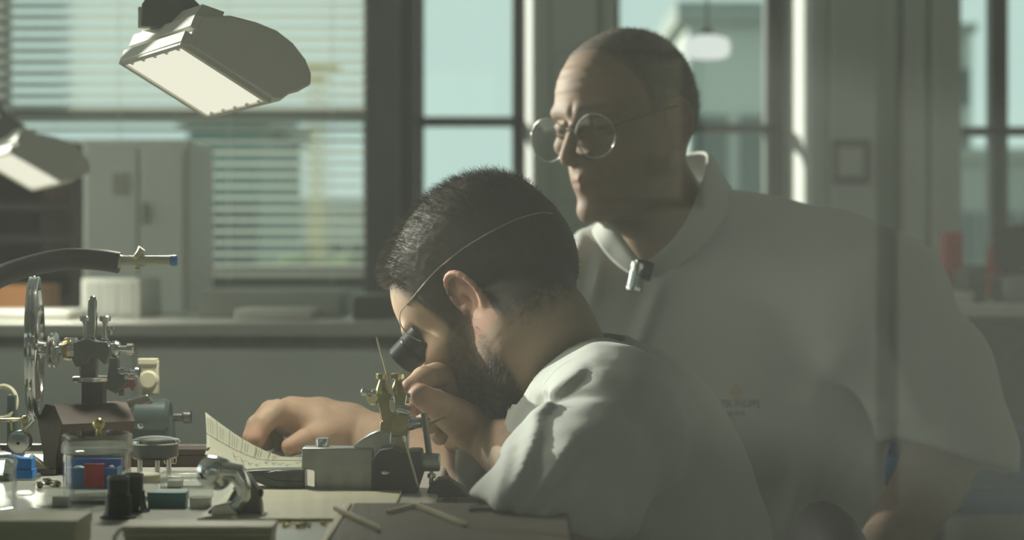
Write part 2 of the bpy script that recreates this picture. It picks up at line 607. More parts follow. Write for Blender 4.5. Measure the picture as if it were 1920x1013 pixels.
# ------------------------------------------------------------------ venetian blind
bl = bpy.data.objects.new('venetian_blind', None)
COL.objects.link(bl)
bl.location = ((wx(-50) + wx(688)) / 2, WY + 0.0, ZS)
tag(bl, 'wide pale venetian blind hanging in the window at the left', 'blind')
bw = (wx(688) - wx(-56)) / 2
slm = None
zz = 0.05
k = 0
while ZS + zz < ZH - 0.08:
    if slm is None:
        b_ = MB()
        b_.box((-bw, -0.0165, -0.0009), (bw, 0.0165, 0.0009))
        so = b_.build('slat', 'slat', bl)
        slm = so.data
    else:
        so = bpy.data.objects.new('slat', slm)
        COL.objects.link(so)
        so.parent = bl
    so.location = (0, 0, zz)
    so.rotation_euler = (math.radians(-16 if ZS + zz < 1.62 else -26), 0, 0)
    zz += 0.0345
    k += 1
for t in (-0.8, -0.25, 0.3, 0.82):
    MB().tube([(t * bw, -0.02, 0.0), (t * bw, -0.02, ZH - ZS - 0.05)], 0.0016, 6).build('ladder_cord', 'slat', bl)
MB().box((-bw, -0.02, ZH - ZS - 0.07), (bw, 0.02, ZH - ZS - 0.01)).build('head_rail', 'slat', bl)
MB().box((-bw, -0.015, 0.015), (bw, 0.015, 0.03)).build('bottom_rail', 'slat', bl)

# ------------------------------------------------------------------ outside
M.update(
    bteal=mat('far_facade_teal', (0.10, 0.19, 0.175), 0.7, var=0.05, scale=0.3),
    bwhite=mat('far_facade_white', (0.42, 0.46, 0.42), 0.8, var=0.04, scale=0.3),
    bgrey=mat('far_facade_grey', (0.26, 0.29, 0.265), 0.8, var=0.04, scale=0.3),
    bglass=mat('far_window_glass', (0.06, 0.09, 0.085), 0.3, var=0.1, scale=0.5),
    crane=mat('crane_yellow', (0.62, 0.50, 0.20), 0.6, var=0.05, scale=1),
    leaf=mat('far_foliage', (0.16, 0.22, 0.09), 0.9, var=0.3, scale=1.5),
    ground=mat('outdoor_ground', (0.30, 0.31, 0.27), 0.9, var=0.1, scale=0.1),
)
struct('outdoor_ground', MB().box((-150, WY + 2, -9.0), (150, 260, -8.6)), 'ground')


def building(name, label, px0, px1, py0, d, m, rows, cols, dep=10, zb=-8.6, wm='bglass'):
    x0, x1, zt = wx(px0, d), wx(px1, d), wz(py0, d)
    o = bpy.data.objects.new(name, None)
    COL.objects.link(o)
    o.location = ((x0 + x1) / 2, d, zb)
    tag(o, label, 'building')
    w, h = (x1 - x0) / 2, zt - zb
    MB().box((-w, 0, 0), (w, dep, h)).build('wall', m, o)
    MB().box((-w - 0.2, -0.2, h), (w + 0.2, dep, h + 0.35)).build('roof', 'bgrey', o)
    me = None
    for r in range(rows):
        for c in range(cols):
            ww = 2 * w / cols
            zc_ = h - 1.0 - (r + 0.5) * 2.6
            if me is None:
                q = MB().box((-ww * 0.38, -0.08, -0.75), (ww * 0.38, 0.1, 0.75)).build('window', wm, o)
                me = q.data
            else:
                q = bpy.data.objects.new('window', me)
                COL.objects.link(q)
                q.parent = o
            q.location = (-w + (c + 0.5) * ww, 0, zc_)
    return o


building('office_block', 'dark teal office block outside, behind the blind', 352, 486, 236, 40, 'bteal', 3, 4, 8)
building('office_block', 'pale office building outside the window behind the older man', 1290, 1460, 44, 34, 'bwhite', 4, 2)
building('factory_hall', 'low pale hall outside, at the foot of the yellow crane', 480, 780, 392, 90, 'bwhite', 2, 7)
building('factory_hall', 'grey hall outside, seen through the far right window', 1760, 1990, 300, 60, 'bgrey', 2, 6)
building('office_block', 'pale tower outside the top of the far right window', 1700, 1822, 60, 84, 'bwhite', 4, 3)
cr = bpy.data.objects.new('tower_crane', None)
COL.objects.link(cr)
cr.location = (wx(594, 85), 85, -8.6)
tag(cr, 'yellow tower crane outside, seen through the blind', 'crane')
ht = wz(120, 85) + 8.6
mm = MB()
for sx in (-0.22, 0.22):
    for sy in (-0.22, 0.22):
        mm.box((sx - 0.06, sy - 0.06, 0), (sx + 0.06, sy + 0.06, ht))
z = 0.0
while z < ht - 0.6:
    mm.tube([(-0.22, -0.22, z), (0.22, -0.22, z + 0.5)], 0.04, 5)
    mm.tube([(0.22, -0.22, z), (0.22, 0.22, z + 0.5)], 0.04, 5)
    z += 0.5
mm.build('mast', 'crane', cr)
MB().box((-1.1, -0.2, ht - 0.25), (1.0, 0.2, ht + 0.05)).build('jib', 'crane', cr)
MB().box((-0.4, -0.5, ht - 0.9), (0.4, 0.5, ht - 0.3)).build('cab', 'crane', cr)
hedge = MB()
for i in range(26):
    px = 500 + i * 9
    hedge.ball((wx(px, 30), 30 + random.uniform(-0.5, 0.5), wz(500, 30) - 0.25), (random.uniform(.2, .35), .35, random.uniform(.25, .42)), 10)
hedge.box((wx(495, 30), 29.7, -8.6), (wx(735, 30), 30.3, wz(500, 30) - 0.25))
tag(hedge.build('hedge', 'leaf'), 'green hedge outside below the crane', 'hedge')

# ------------------------------------------------------------------ furniture behind
bb = Thing('back_workbench', 'long grey workbench behind, in front of the blind', 'workbench', 300, 605, 3.7)
bb.o.location.z = 0
h0 = wz(605, 3.7)
x0, x1 = wx(-300, 3.7), wx(835, 3.7)
def bbx(lo, hi):
    return MB(1, -bb.o.location).box(lo, hi)
bbx((x0, 3.7, h0 - 0.026), (x1, 4.35, h0)).build('top', 'bench', bb.o, 0.004)
bbx((x0, 3.75, h0 - 0.044), (x1, 4.3, h0 - 0.026)).build('shadow_strip', 'dark_metal', bb.o)  # dark strip stands in for the shadow line under the top
bbx((x0, 3.712, 0.0), (wx(250, 3.7), 3.74, h0 - 0.05)).build('front_panel', 'panel', bb.o, 0.004)
bbx((wx(252, 3.7), 3.712, 0.0), (x1, 3.74, h0 - 0.05)).build('front_panel', 'panel', bb.o, 0.004)
bbx((x0, 4.28, 0.0), (x1, 4.3, h0 - 0.05)).build('rear_panel', 'panel', bb.o)

tc_ = Thing('tall_cabinet', 'tall pale grey cabinet with door and small vents before the blind', 'cabinet', 252, 600, 4.7)
tc_.o.location.z = 0
x0, x1, h0 = wx(152, 4.7), wx(352, 4.7), wz(262, 4.7)
def cb(lo, hi):
    return MB(1, -tc_.o.location).box(lo, hi)
cb((x0, 4.72, 0), (x1, 5.1, h0)).build('body', 'cabinet', tc_.o, 0.006)
cb((x0 + 0.01, 4.70, 0.06), (wx(258, 4.7), 4.72, h0 - 0.02)).build('door', 'cabinet', tc_.o, 0.004)
d2 = cb((wx(262, 4.7), 4.70, 0.06), (x1 - 0.01, 4.72, h0 - 0.02)).build('door', 'cabinet', tc_.o, 0.004)
cb((wx(212, 4.7), 4.695, wz(365, 4.7)), (wx(240, 4.7), 4.70, wz(325, 4.7))).build('vent', 'wall', tc_.o)
cb((wx(268, 4.7), 4.685, wz(420, 4.7)), (wx(272, 4.7), 4.70, wz(380, 4.7))).build('handle', 'steel', tc_.o)

M.update(binder=mat('dark_binder', (0.06, 0.058, 0.055), 0.6, var=0.2, scale=10),
         maroon=mat('maroon_binder', (0.14, 0.045, 0.04), 0.6, var=0.1, scale=10),
         screen=mat('dark_screen', (0.03, 0.033, 0.035), 0.25, var=0.1, scale=5),
         bluecloth=mat('blue_upholstery', (0.02, 0.085, 0.21), 0.85, var=0.12, scale=60, bump=0.2),
         orange=mat('orange_card', (0.55, 0.25, 0.10), 0.6, var=0.1, scale=10),
         redcard=mat('red_card', (0.50, 0.05, 0.045), 0.6, var=0.1, scale=10))
sh = Thing('storage_shelf', 'dark open shelf with files behind the far bench lamp', 'shelf', 70, 480, 4.9)
sh.o.location.z = 0
x0, x1, h0 = wx(-120, 4.9), wx(148, 4.9), wz(268, 4.9)
def sb(lo, hi):
    return MB(1, -sh.o.location).box(lo, hi)
sb((x0, 5.2, 0), (x1, 5.23, h0)).build('back', 'binder', sh.o)
sb((x0, 4.9, 0), (x0 + 0.02, 5.2, h0)).build('side', 'binder', sh.o)
sb((x1 - 0.02, 4.9, 0), (x1, 5.2, h0)).build('side', 'binder', sh.o)
for py in (268, 380, 440, 496, 560):
    sb((x0 + 0.02, 4.9, wz(py, 4.9) - 0.02), (x1 - 0.02, 5.2, wz(py, 4.9))).build('board', 'binder', sh.o)
for row, pyb in enumerate((380, 440, 496)):
    pyt = (330, 392, 452)[row]
    bx_ = wx(72, 4.9)
    k = 0
    while bx_ < wx(142, 4.9):
        w_ = random.uniform(0.012, 0.02)
        t_ = pyt + random.uniform(0, 10) - 6
        tag(MB(1, (0, 0, 0)).box((bx_, 4.93, wz(pyb - 1, 4.9)), (bx_ + w_, 5.15, wz(t_, 4.9)))
            .build('file_binder', ('maroon', 'binder', 'maroon')[row] if k % 2 else 'binder', None, 0.002),
            ('maroon' if k % 2 and row != 1 else 'black') + ' file on the ' + ('upper', 'middle', 'lower')[row] + ' board of the dark shelf', 'binder', 'files on the dark shelf')
        bx_ += w_ + 0.002
        k += 1

# clutter on the back bench
zb_ = wz(605, 3.7)
def onbench(name, label, cat, px0, px1, py0, y0, y1, m, group=None, bev=0.004):
    x0, x1 = wx(px0, y0), wx(px1, y0)
    q = MB(1, (-(x0 + x1) / 2, -(y0 + y1) / 2, -zb_)).box((x0, y0, zb_), (x1, y1, wz(py0, y0))).build(name, m, None, bev)
    q.location = ((x0 + x1) / 2, (y0 + y1) / 2, zb_)
    return tag(q, label, cat, group)
gb = onbench('parts_cabinet', 'small grey drawer unit on the back bench behind the hand wheel', 'drawers', 152, 262, 522, 3.95, 4.2, 'panel')
for i in range(3):
    xx = 0.033 * (i - 1)
    MB().box((xx - 0.015, -0.128, 0.006), (xx + 0.015, -0.123, 0.07)).build('drawer', 'wall', gb, 0.002)
onbench('paper_stack', 'white paper stack lying on the back bench at the far left', 'paper', -60, 130, 583, 3.8, 4.0, 'white_plastic')
onbench('paper_stack', 'white paper stack on the back bench right of the drawer unit', 'paper', 440, 585, 580, 3.82, 4.0, 'white_plastic')
onbench('card_box', 'pale orange card box on the back bench under the hose', 'box', -40, 72, 535, 4.1, 4.3, 'orange')
onbench('instrument_case', 'pale instrument case on the back bench between cabinet and dark post', 'case', 372, 640, 545, 4.05, 4.3, 'column')
onbench('black_tray', 'dark low tray on the back bench below the dark window post', 'tray', 660, 770, 555, 3.9, 4.2, 'dark_metal')

# right: far desk with monitor, folders and bottles, and a blue chair
fd = Thing('office_desk', 'white desk behind the older man at the far right', 'desk', 1840, 600, 4.9)
fd.o.location.z = 0
x0, x1, h0 = wx(1700, 4.9), wx(2300, 4.9), wz(572, 4.9)
def fb(lo, hi):
    return MB(1, -fd.o.location).box(lo, hi)
fb((x0, 4.9, h0 - 0.03), (x1, 5.6, h0)).build('top', 'white', fd.o, 0.004)
fb((x0, 5.1, h0 - 0.42), (x1, 5.14, h0 - 0.03)).build('modesty_panel', 'dark_metal', fd.o)
for xx in (x0 + 0.05, x1 - 0.1):
    for yy in (4.95, 5.5):
        fb((xx, yy, 0), (xx + 0.05, yy + 0.05, h0 - 0.03)).build('leg', 'dark_metal', fd.o)
def ondesk(name, label, cat, px0, px1, py0, y0, y1, m, zb=h0, pyb=None):
    x0, x1 = wx(px0, y0), wx(px1, y0)
    o_ = ((x0 + x1) / 2, (y0 + y1) / 2, zb)
    q = MB(1, (-o_[0], -o_[1], -o_[2])).box((x0, y0, zb), (x1, y1, wz(py0, y0))).build(name, m, None, 0.004)
    q.location = o_
    return tag(q, label, cat)
ondesk('red_folder', 'red folder standing on the desk beside the grey column', 'folder', 1772, 1806, 436, 5.3, 5.36, 'redcard')
ondesk('white_box', 'white box on the desk beside the red folder', 'box', 1764, 1826, 548, 5.0, 5.25, 'white')
ondesk('orange_folder', 'thin orange folder standing behind the dark desk things', 'folder', 1858, 1878, 462, 5.35, 5.4, 'redcard')
ondesk('dark_device', 'dark low office device on the desk', 'device', 1812, 1850, 506, 5.1, 5.25, 'dark_metal')
ondesk('grey_device', 'grey telephone-sized device at the desk\'s right end', 'device', 1884, 1960, 520, 5.05, 5.2, 'grey_metal')
mo = Thing('computer_monitor', 'dark tilted monitor on the far right desk', 'monitor', 1905, 572, 5.3)
mo.o.location.z = h0
mo.o.rotation_euler = (0, 0, 0)
mbs = mo.mb()
mo.part('screen', mo.mb().box((-42, -4, 75), (120, 4, 150), RY(-12)), 'screen', bevel=2)
mo.part('stand', mo.mb().box((10, 0, 2), (30, 8, 110)), 'dark_metal', bevel=1)
mo.part('foot', mo.mb().box((-20, -20, 0), (60, 30, 4)), 'dark_metal', bevel=1)
# big round lamp glowing behind the older man
rl = Thing('ceiling_lamp', 'round glowing ceiling lamp hanging by the window behind the older man', 'lamp', 1326, 112, 5.6)
rl.part('shade', rl.mb().lathe((0, 0, 0), (0, 0, 46), [(0.06, 30), (0.16, 41), (0.5, 44), (0.85, 40), (1, 16)], 32), lamp_mat('opal_glow', (0.93, 1.0, 0.95), 0.85))
rl.part('rod', rl.mb().cyl((0, 0, 44), (0, 0, (ZT - rl.o.location.z) / rl.s), 2, n=8), 'dark_metal')
rl.part('cap', rl.mb().lathe((0, 0, 40), (0, 0, 60), [(0, 17), (0.5, 14), (1, 4)], 20), 'dark_metal')
# blue chair at the far right
bc = Thing('office_chair', 'blue upholstered office chair at the lower right edge', 'chair', 1930, 1000, 3.3)
bc.o.location.z = 0
zs_ = wz(1085, 3.3)
def cbx(lo, hi, R=None):
    return MB(1, (0, 0, 0)).box(lo, hi, R)
for i in range(3):
    MB().box((-0.25, -0.03, wz(965 - i * 56, 3.3)), (0.25, 0.04, wz(915 - i * 56, 3.3))).build('back_pad', 'bluecloth', bc.o, 0.02, seg=3)
for sx in (-0.17, 0.17):
    MB().box((sx - 0.02, 0.035, zs_), (sx + 0.02, 0.06, wz(800, 3.3))).build('back_bar', 'dark_metal', bc.o)
MB().box((-0.25, -0.46, zs_ - 0.1), (0.25, 0.03, zs_)).build('seat', 'bluecloth', bc.o, 0.03, seg=3)
MB().cyl((0, -0.2, 0.08), (0, -0.2, zs_ - 0.1), 0.025).build('column', 'dark_metal', bc.o)
for i in range(5):
    a = 2 * PI * i / 5
    MB().tube([(0, -0.2, 0.09), (0.28 * math.cos(a), -0.2 + 0.28 * math.sin(a), 0.06)], 0.018, 8).build('leg', 'dark_metal', bc.o)
    MB().ball((0.28 * math.cos(a), -0.2 + 0.28 * math.sin(a), 0.026), 0.026, 10).build('caster', 'black', bc.o)
# small framed switch plate on the panelled column
sp = Thing('wall_thermostat', 'small square framed plate on the panelled column', 'thermostat', 1595, 345, WY - 0.275)
sp.part('frame', sp.mb().box((-35, -5, 0), (35, 3, 83)), 'frame', bevel=2)
sp.part('plate', sp.mb().box((-23, -8, 14), (23, -4, 69)), 'column', bevel=1)

# ================================================================== the watchmaker's bench
def onD(d):
    return HY + 0.21 * F / d


wbn = Thing('watchmaker_bench', 'pale grey watchmaker\'s bench in the foreground, covered with tools', 'workbench', 400, onD(1.8), 1.8)
wbn.o.location = (-0.5, 1.75, 0)
BX0, BX1, BY0, BY1 = -1.25, 0.045, 1.36, 2.13
def wb_(lo, hi):
    return MB(1, -wbn.o.location).box(lo, hi)
BXI = -0.064
MB(1, -wbn.o.location).prism([(BX0, BY0), (BX1, BY0), (BX1, 1.60), (BXI, 1.64), (BXI, BY1), (BX0, BY1)], 2, DZ - 0.03, DZ).build('top', 'bench', wbn.o, 0.003)
wb_((BX0, BY1 - 0.012, DZ), (wx(392, 2.12), BY1, DZ + 0.007)).build('rear_lip', 'dark_metal', wbn.o, 0.001)
wb_((BX0 + 0.02, BY0 + 0.02, DZ - 0.16), (BX0 + 0.6, BY1 - 0.02, DZ - 0.03)).build('drawer_case', 'panel', wbn.o, 0.003)
for x in (BX0 + 0.03, BXI - 0.09):
    for y in (BY0 + 0.04, BY1 - 0.10):
        wb_((x, y, 0), (x + 0.06, y + 0.06, DZ - 0.03)).build('leg', 'grey_metal', wbn.o, 0.003)

# cream work mat, brown arm board, sticks
mt = MB().box((wx(430, 1.75), 1.57, DZ), (wx(745, 1.68), 1.80, DZ + 0.0025)).build('work_mat', 'cream', None, 0.0008)
tag(mt, 'cream work mat lying under the grey vise', 'mat')
ab = Thing('arm_board', 'dark brown wooden arm board along the front edge of the bench', 'board', 850, onD(1.5), 1.5)
ab.o.location = (wx(850, 1.5), 1.5, DZ)
def ab_(lo, hi):
    return MB(1, -ab.o.location).box(lo, hi)
ab_((wx(640, 1.5), 1.37, DZ), (BX1 - 0.002, 1.60, DZ + 0.011)).build('board', 'brownwood', ab.o, 0.003)
ab_((wx(640, 1.5) - 0.006, 1.37, DZ), (wx(640, 1.5), 1.60, DZ + 0.011)).build('edge_strip', 'lightwood', ab.o, 0.001)


def stick(label, a, b, w, group=None):
    """square pale wood stick lying on the board from a to b (world)"""
    a, b = Vector(a), Vector(b)
    o = MB(1, -a).tube([a, a + (b - a) * 0.97, b], [w, w, w * 0.35], 4).build('pegwood_stick', 'lightwood', None, 0.0)
    o.location = a
    return tag(o, label, 'stick', group)


def desk_pt(px, py, up=0.0):
    d = (ZC - DZ - up) * F / (py - HY)
    p = P(px, py, d)
    return p


stick('pale wooden stick lying on the brown board nearest the grey vise', desk_pt(628, 953, .0135), desk_pt(712, 992, .0135), 0.0022)
stick('ragged pale wooden stick lying in the middle of the brown board', desk_pt(782, 948, .0135), desk_pt(874, 984, .0135), 0.0022)
stick('crooked pale shaving across the middle of the brown board', desk_pt(726, 960, .013), desk_pt(790, 944, .013), 0.0016)
bl_ = Thing('steel_tweezers', 'small steel tweezers lying at the far edge of the brown board by the sleeve', 'tweezers', 880, 958, 1.56)
bl_.o.location = desk_pt(878, 956, .0125)
bl_.part('arm', bl_.mb().tube([(0, 0, 1), (40, 6, 3), (84, 2, 1)], [5, 4, 1.2], 6), 'steel')
bl_.part('arm', bl_.mb().tube([(0, 4, 2), (40, 18, 3), (84, 4, 1)], [5, 4, 1.2], 6), 'steel')


# ------------------------------------------------------------------ bench lamps
def bench_lamp(label, px, py, d, power, zbase, k=1.0):
    t = Thing('bench_lamp', label, 'lamp', px, py, d, 'bench lamps')
    t.s *= k
    s = t.s
    b = Vector((132, -150, 18))
    a = Vector((137, 110, -89))
    up = a.cross(b).normalized()
    if up.z < 0:
        up = -up

    def q(t_, w, h):
        return a * t_ + b * w + up * h

    def loft(prof, w0, w1, m):
        n = len(prof)
        vs = [q(x, w0, h) for x, h in prof] + [q(x, w1, h) for x, h in prof]
        fs = [tuple(range(n))[::-1], tuple(range(n, 2 * n))] + [(i, (i + 1) % n, n + (i + 1) % n, n + i) for i in range(n)]
        return m.add(vs, fs)
    dome = [(0.05, 2), (0.05, 62), (.10, 70), (.35, 100), (.62, 118), (.85, 127), (1.06, 124), (1.25, 110), (1.36, 92),
            (1.40, 72), (1.30, 45), (1.22, 32), (1.16, 10), (1.06, 2)]
    body = t.part('housing', loft(dome, 0.0, 1.06, t.mb()), 'lampwhite', bevel=5, seg=3)
    t.part('end_step', loft([(-0.03, -2), (-0.03, 22), (0.06, 22), (0.06, -2)], -0.01, 1.07, t.mb()), 'lampwhite', bevel=1.5)
    t.part('end_step', loft([(0.0, 34), (0.0, 60), (0.08, 66), (0.08, 34)], -0.01, 1.07, t.mb()), 'lampwhite', bevel=1.5)
    t.part('end_step', loft([(0.03, 64), (0.06, 92), (0.3, 104), (0.3, 84)], 0.05, 1.0, t.mb()), 'lampwhite', bevel=1.5)
    # diffuser frame with small teeth and the lit panel
    fr = t.mb()
    for t0, t1, w0, w1 in ((-0.02, 1.06, -0.02, 0.03), (-0.02, 1.06, 1.0, 1.05), (-0.02, 0.025, 0, 1.03), (1.02, 1.06, 0, 1.03)):
        vs = [q(x, w, h) for h in (-7, 3) for x, w in ((t0, w0), (t1, w0), (t1, w1), (t0, w1))]
        fr.add(vs, [(0, 3, 2, 1), (4, 5, 6, 7), (0, 1, 5, 4), (1, 2, 6, 5), (2, 3, 7, 6), (3, 0, 4, 7)])
    for i in range(5):
        w = 0.12 + 0.2 * i
        for t0, t1 in ((0.025, 0.05), (0.99, 1.02)):
            vs = [q(x, ww, h) for h in (-7, 0) for x, ww in ((t0, w), (t1, w), (t1, w + 0.03), (t0, w + 0.03))]
            fr.add(vs, [(0, 3, 2, 1), (4, 5, 6, 7), (0, 1, 5, 4), (1, 2, 6, 5), (2, 3, 7, 6), (3, 0, 4, 7)])
    t.part('diffuser_frame', fr, 'lampwhite', parent=body)
    pm = t.mb()
    vs = [q(x, w, h) for h in (-3, -1) for x, w in ((0.03, 0.03), (1.02, 0.03), (1.02, 1.0), (0.03, 1.0))]
    pm.add(vs, [(0, 3, 2, 1), (4, 5, 6, 7), (0, 1, 5, 4), (1, 2, 6, 5), (2, 3, 7, 6), (3, 0, 4, 7)])
    t.part('diffuser', pm, lamp_mat('lamp_diffuser_glow', (1.0, 0.97, 0.80), 1.0), parent=body)
    # knuckle and arm
    kn = t.mb()
    kn.prism([(44, 60), (46, 100), (62, 124), (112, 138), (158, 92), (150, 74), (100, 56)], 1, -60, 10)
    t.part('knuckle', kn, 'lampgrey', bevel=4, seg=3)
    t.part('knuckle_cap', t.mb().box((38, -56, 56), (60, 2, 96)), 'lampwhite', bevel=3)
    t.part('arm', t.mb().tube([(84, -24, 120), (50, 6, 180), (-60, 60, 330), (-70, 64, 420)], 13, 14), 'lampgrey')
    t.part('arm', t.mb().tube([(-70, 64, 415), (-230, 130, 300), (-330, 200, 24)], 13, 14), 'lampgrey')
    zf = (zbase - t.o.location.z) / s
    t.part('post', t.mb().cyl((-330, 200, zf + 4), (-330, 200, 30), 11, n=16), 'lampgrey')
    t.part('foot', t.mb().lathe((-330, 200, zf), (-330, 200, zf + 16), [(0, 50), (.5, 50), (1, 30)], 28), 'lampgrey')
    L = bpy.data.lights.new('lamp_light', 'AREA')
    L.shape = 'RECTANGLE'
    L.size, L.size_y = b.length * s * 0.9, a.length * s * 0.9
    L.energy = power
    L.color = (1.0, 0.96, 0.83)
    lo = bpy.data.objects.new('lamp_light', L)
    COL.objects.link(lo)
    lo.parent = t.o
    lo.location = q(0.52, 0.5, -12) * s
    lo.rotation_euler = (-up).to_track_quat('-Z', 'Y').to_euler()
    return t


bench_lamp('large bench lamp with lit panel hanging above the bench, top left', 230, 115, 2.0, 2.6, DZ)
bench_lamp('smaller half-hidden bench lamp with lit panel at the left edge', -37, 298, 3.75, 4.0, zb_, 0.58)

# ------------------------------------------------------------------ pivot lathe with hand wheel
lt = Thing('hand_wheel_lathe', 'small steel hand-wheel lathe on a dark walnut block', 'lathe', 160, onD(1.94), 1.94)
d0 = onD(1.94)
def L_(x, y, dep=0):
    return (x - 160, dep, d0 - y)
sec = [(-34, 0), (-34, 30), (-62, 92), (-24, 125), (24, 125), (62, 92), (34, 30), (34, 0)]
blk = lt.part('block', lt.mb().prism(sec, 0, -70, 74, RZ(34)), 'walnut', bevel=1.5)
lt.part('post', lt.mb().box((-3, -20, 122), (36, 20, 172)), 'black', bevel=1.5)
lt.part('plate', lt.mb().lathe(L_(173, 716), L_(173, 706), [(0, 36), (0.2, 38), (0.8, 38), (1, 35)], 28), 'steel')
lt.part('column', lt.mb().box((-3, -14, d0 - 708), (22, 14, d0 - 664)), 'dark_metal', bevel=1.5)
lt.part('headstock', lt.mb().prism([(-14, d0 - 688), (-22, d0 - 672), (-16, d0 - 640), (10, d0 - 634), (24, d0 - 640), (44, d0 - 640), (50, d0 - 660),
                                    (40, d0 - 684), (28, d0 - 672), (14, d0 - 668), (6, d0 - 684)], 1, -18, 18), 'dark_metal', bevel=2)
lt.part('spindle', lt.mb().lathe(L_(64, 655), L_(252, 655), [(0, 5), (.08, 5), (.08, 11), (.17, 11), (.17, 6), (.26, 6), (.26, 13), (.29, 15), (.32, 13),
        (.32, 20), (.42, 22), (.43, 17), (.48, 17), (.5, 10), (.78, 10), (.78, 15), (.82, 17), (.85, 14), (.86, 7), (.93, 7), (.93, 11), (.985, 11), (1, 7)], 24), 'steel')
lt.part('collar', lt.mb().lathe(L_(118, 655), L_(146, 655), [(0, 15), (.1, 20), (.3, 22), (.6, 22), (.62, 18), (1, 18)], 24), 'brass')
pul = lt.part('pulley', lt.mb().lathe(L_(93, 657), L_(107, 657), [(0, 30), (.12, 33), (.3, 33), (.5, 27), (.7, 33), (.9, 33), (1, 30)], 32), 'steel')
hd = lt.part('lever', lt.mb().prism([(3, d0 - 636), (6, d0 - 566), (9, d0 - 557), (14, d0 - 553), (20, d0 - 557), (23, d0 - 566), (20, d0 - 636)], 1, -7, 7), 'chrome', bevel=3, seg=3)
for x in (160, 197):
    sc_ = lt.part('clamp_screw', lt.mb().lathe(L_(x, 644), L_(x, 592), [(0, 5), (.12, 7), (.16, 7), (.18, 4.5), (.72, 4.5), (.73, 6), (.78, 6), (.8, 10), (.95, 11), (1, 9)], 18), 'steel')
lt.part('set_screw', lt.mb().lathe(L_(207, 628), L_(207, 612), [(0, 4), (.6, 4), (.62, 7), (1, 6)], 14), 'steel')
lt.part('bracket', lt.mb().prism([(48, d0 - 672), (62, d0 - 672), (64, d0 - 700), (82, d0 - 716), (60, d0 - 738), (40, d0 - 728), (44, d0 - 700)], 1, -12, 12), 'dark_metal', bevel=1.5)
lt.part('fibre_pad', lt.mb().prism([(62, d0 - 732), (64, d0 - 712), (92, d0 - 710), (96, d0 - 722), (90, d0 - 734), (84, d0 - 726)], 1, -10, 10), 'redwood', bevel=1.5)
lt.part('adjuster', lt.mb().lathe(L_(222, 699), L_(261, 699), [(0, 9), (.3, 9), (.32, 5), (.5, 5), (.52, 8), (.6, 8), (.62, 5), (.82, 5), (.84, 11), (1, 10)], 18), 'steel')
lt.part('tie_strut', lt.mb().tube([L_(150, 678), L_(153, 708)], 3.5, 8), 'steel')
lt.part('foot_screw', lt.mb().lathe(L_(228, 730), L_(228, 742), [(0, 4), (.3, 6), (1, 5)], 14), 'dark_metal')
for x in (121, 132):
    lt.part('top_screw', lt.mb().ball(L_(x, 760, -14), (5, 5, 4), 12), 'steel')
# wheel: rim with grooves, hub, curved spokes
wh = bpy.data.objects.new('hand_wheel', None)
WR = RZ(9)
def W_(r, th, ax):
    return Vector(L_(65, 652)) + WR @ Vector((ax, r * math.cos(th), r * math.sin(th)))
rim = lt.mb()
prof = [(118, -8), (128, -10), (133, -9), (134, -6), (131, -3.5), (134, -1), (134, 1), (131, 3.5), (134, 6), (133, 9), (128, 10), (118, 8), (116, 0)]
NR = 72
vs, fs = [], []
for i in range(NR):
    th = 2 * PI * i / NR
    vs += [W_(r, th, ax) for r, ax in prof]
m_ = len(prof)
for i in range(NR):
    for k in range(m_):
        j = (i + 1) % NR
        q2 = (k + 1) % m_
        fs.append((i * m_ + k, j * m_ + k, j * m_ + q2, i * m_ + q2))
rim.add(vs, fs)
rw = lt.part('hand_wheel', rim, 'chrome', ang=25)
lt.part('web', lt.mb().lathe(W_(0, 0, -2), W_(0, 0, 2), [(0, 119), (1, 119)], 48), 'dark_metal', parent=rw)
hub = lt.mb().lathe(W_(0, 0, -16), W_(0, 0, 22), [(0, 7), (.1, 12), (.4, 14), (.5, 20), (.6, 14), (1, 11)], 24)
lt.part('hub', hub, 'steel', parent=rw)
for k in range(4):
    th0 = 0.5 + k * PI / 2
    sp_ = lt.mb().tube([W_(10, th0, 0), W_(50, th0 + 0.22, 1), W_(90, th0 + 0.2, 1), W_(122, th0 + 0.05, 0)], [9, 6, 6, 8], 8)
    lt.part('spoke', sp_, 'steel', parent=rw)

# ------------------------------------------------------------------ hose with nozzle
hs = Thing('air_hose', 'thick black hose with ivory nozzle and blue tip reaching in from the left', 'hose', -40, 560, 1.72)
def H_(x, y, dep=0):
    return (x + 40, dep, 560 - y)
pts = [H_(-330, 860, 120), H_(-250, 760, 110), H_(-160, 650, 80), H_(-60, 560, 40), H_(-10, 522, 20), H_(50, 500, 10), H_(120, 486, 0), H_(180, 487, 0), H_(224, 493, 0)]
# smooth the path
def smooth_path(p, n=5):
    p = [Vector(x) for x in p]
    out = []
    for i in range(len(p) - 1):
        p0, p1, p2, p3 = p[max(i - 1, 0)], p[i], p[i + 1], p[min(i + 2, len(p) - 1)]
        for k in range(n):
            t = k / n
            out.append(0.5 * ((2 * p1) + (p2 - p0) * t + (2 * p0 - 5 * p1 + 4 * p2 - p3) * t * t + (3 * p1 - p0 - 3 * p2 + p3) * t ** 3))
    out.append(p[-1])
    return out
hs.part('hose', hs.mb().tube(smooth_path(pts), 20, 18), 'rubber')
hs.part('nozzle', hs.mb().lathe(H_(222, 489), H_(322, 489), [(0, 15), (.06, 10), (.1, 9.5), (1, 9.5)], 20), 'ivory')
hs.part('tip', hs.mb().lathe(H_(320, 489), H_(333, 489), [(0, 10.5), (.8, 10.5), (1, 8)], 18), 'blue')
vl = hs.part('valve', hs.mb().lathe(H_(266, 500), H_(266, 470), [(0, 6), (1, 6)], 14), 'ivory')
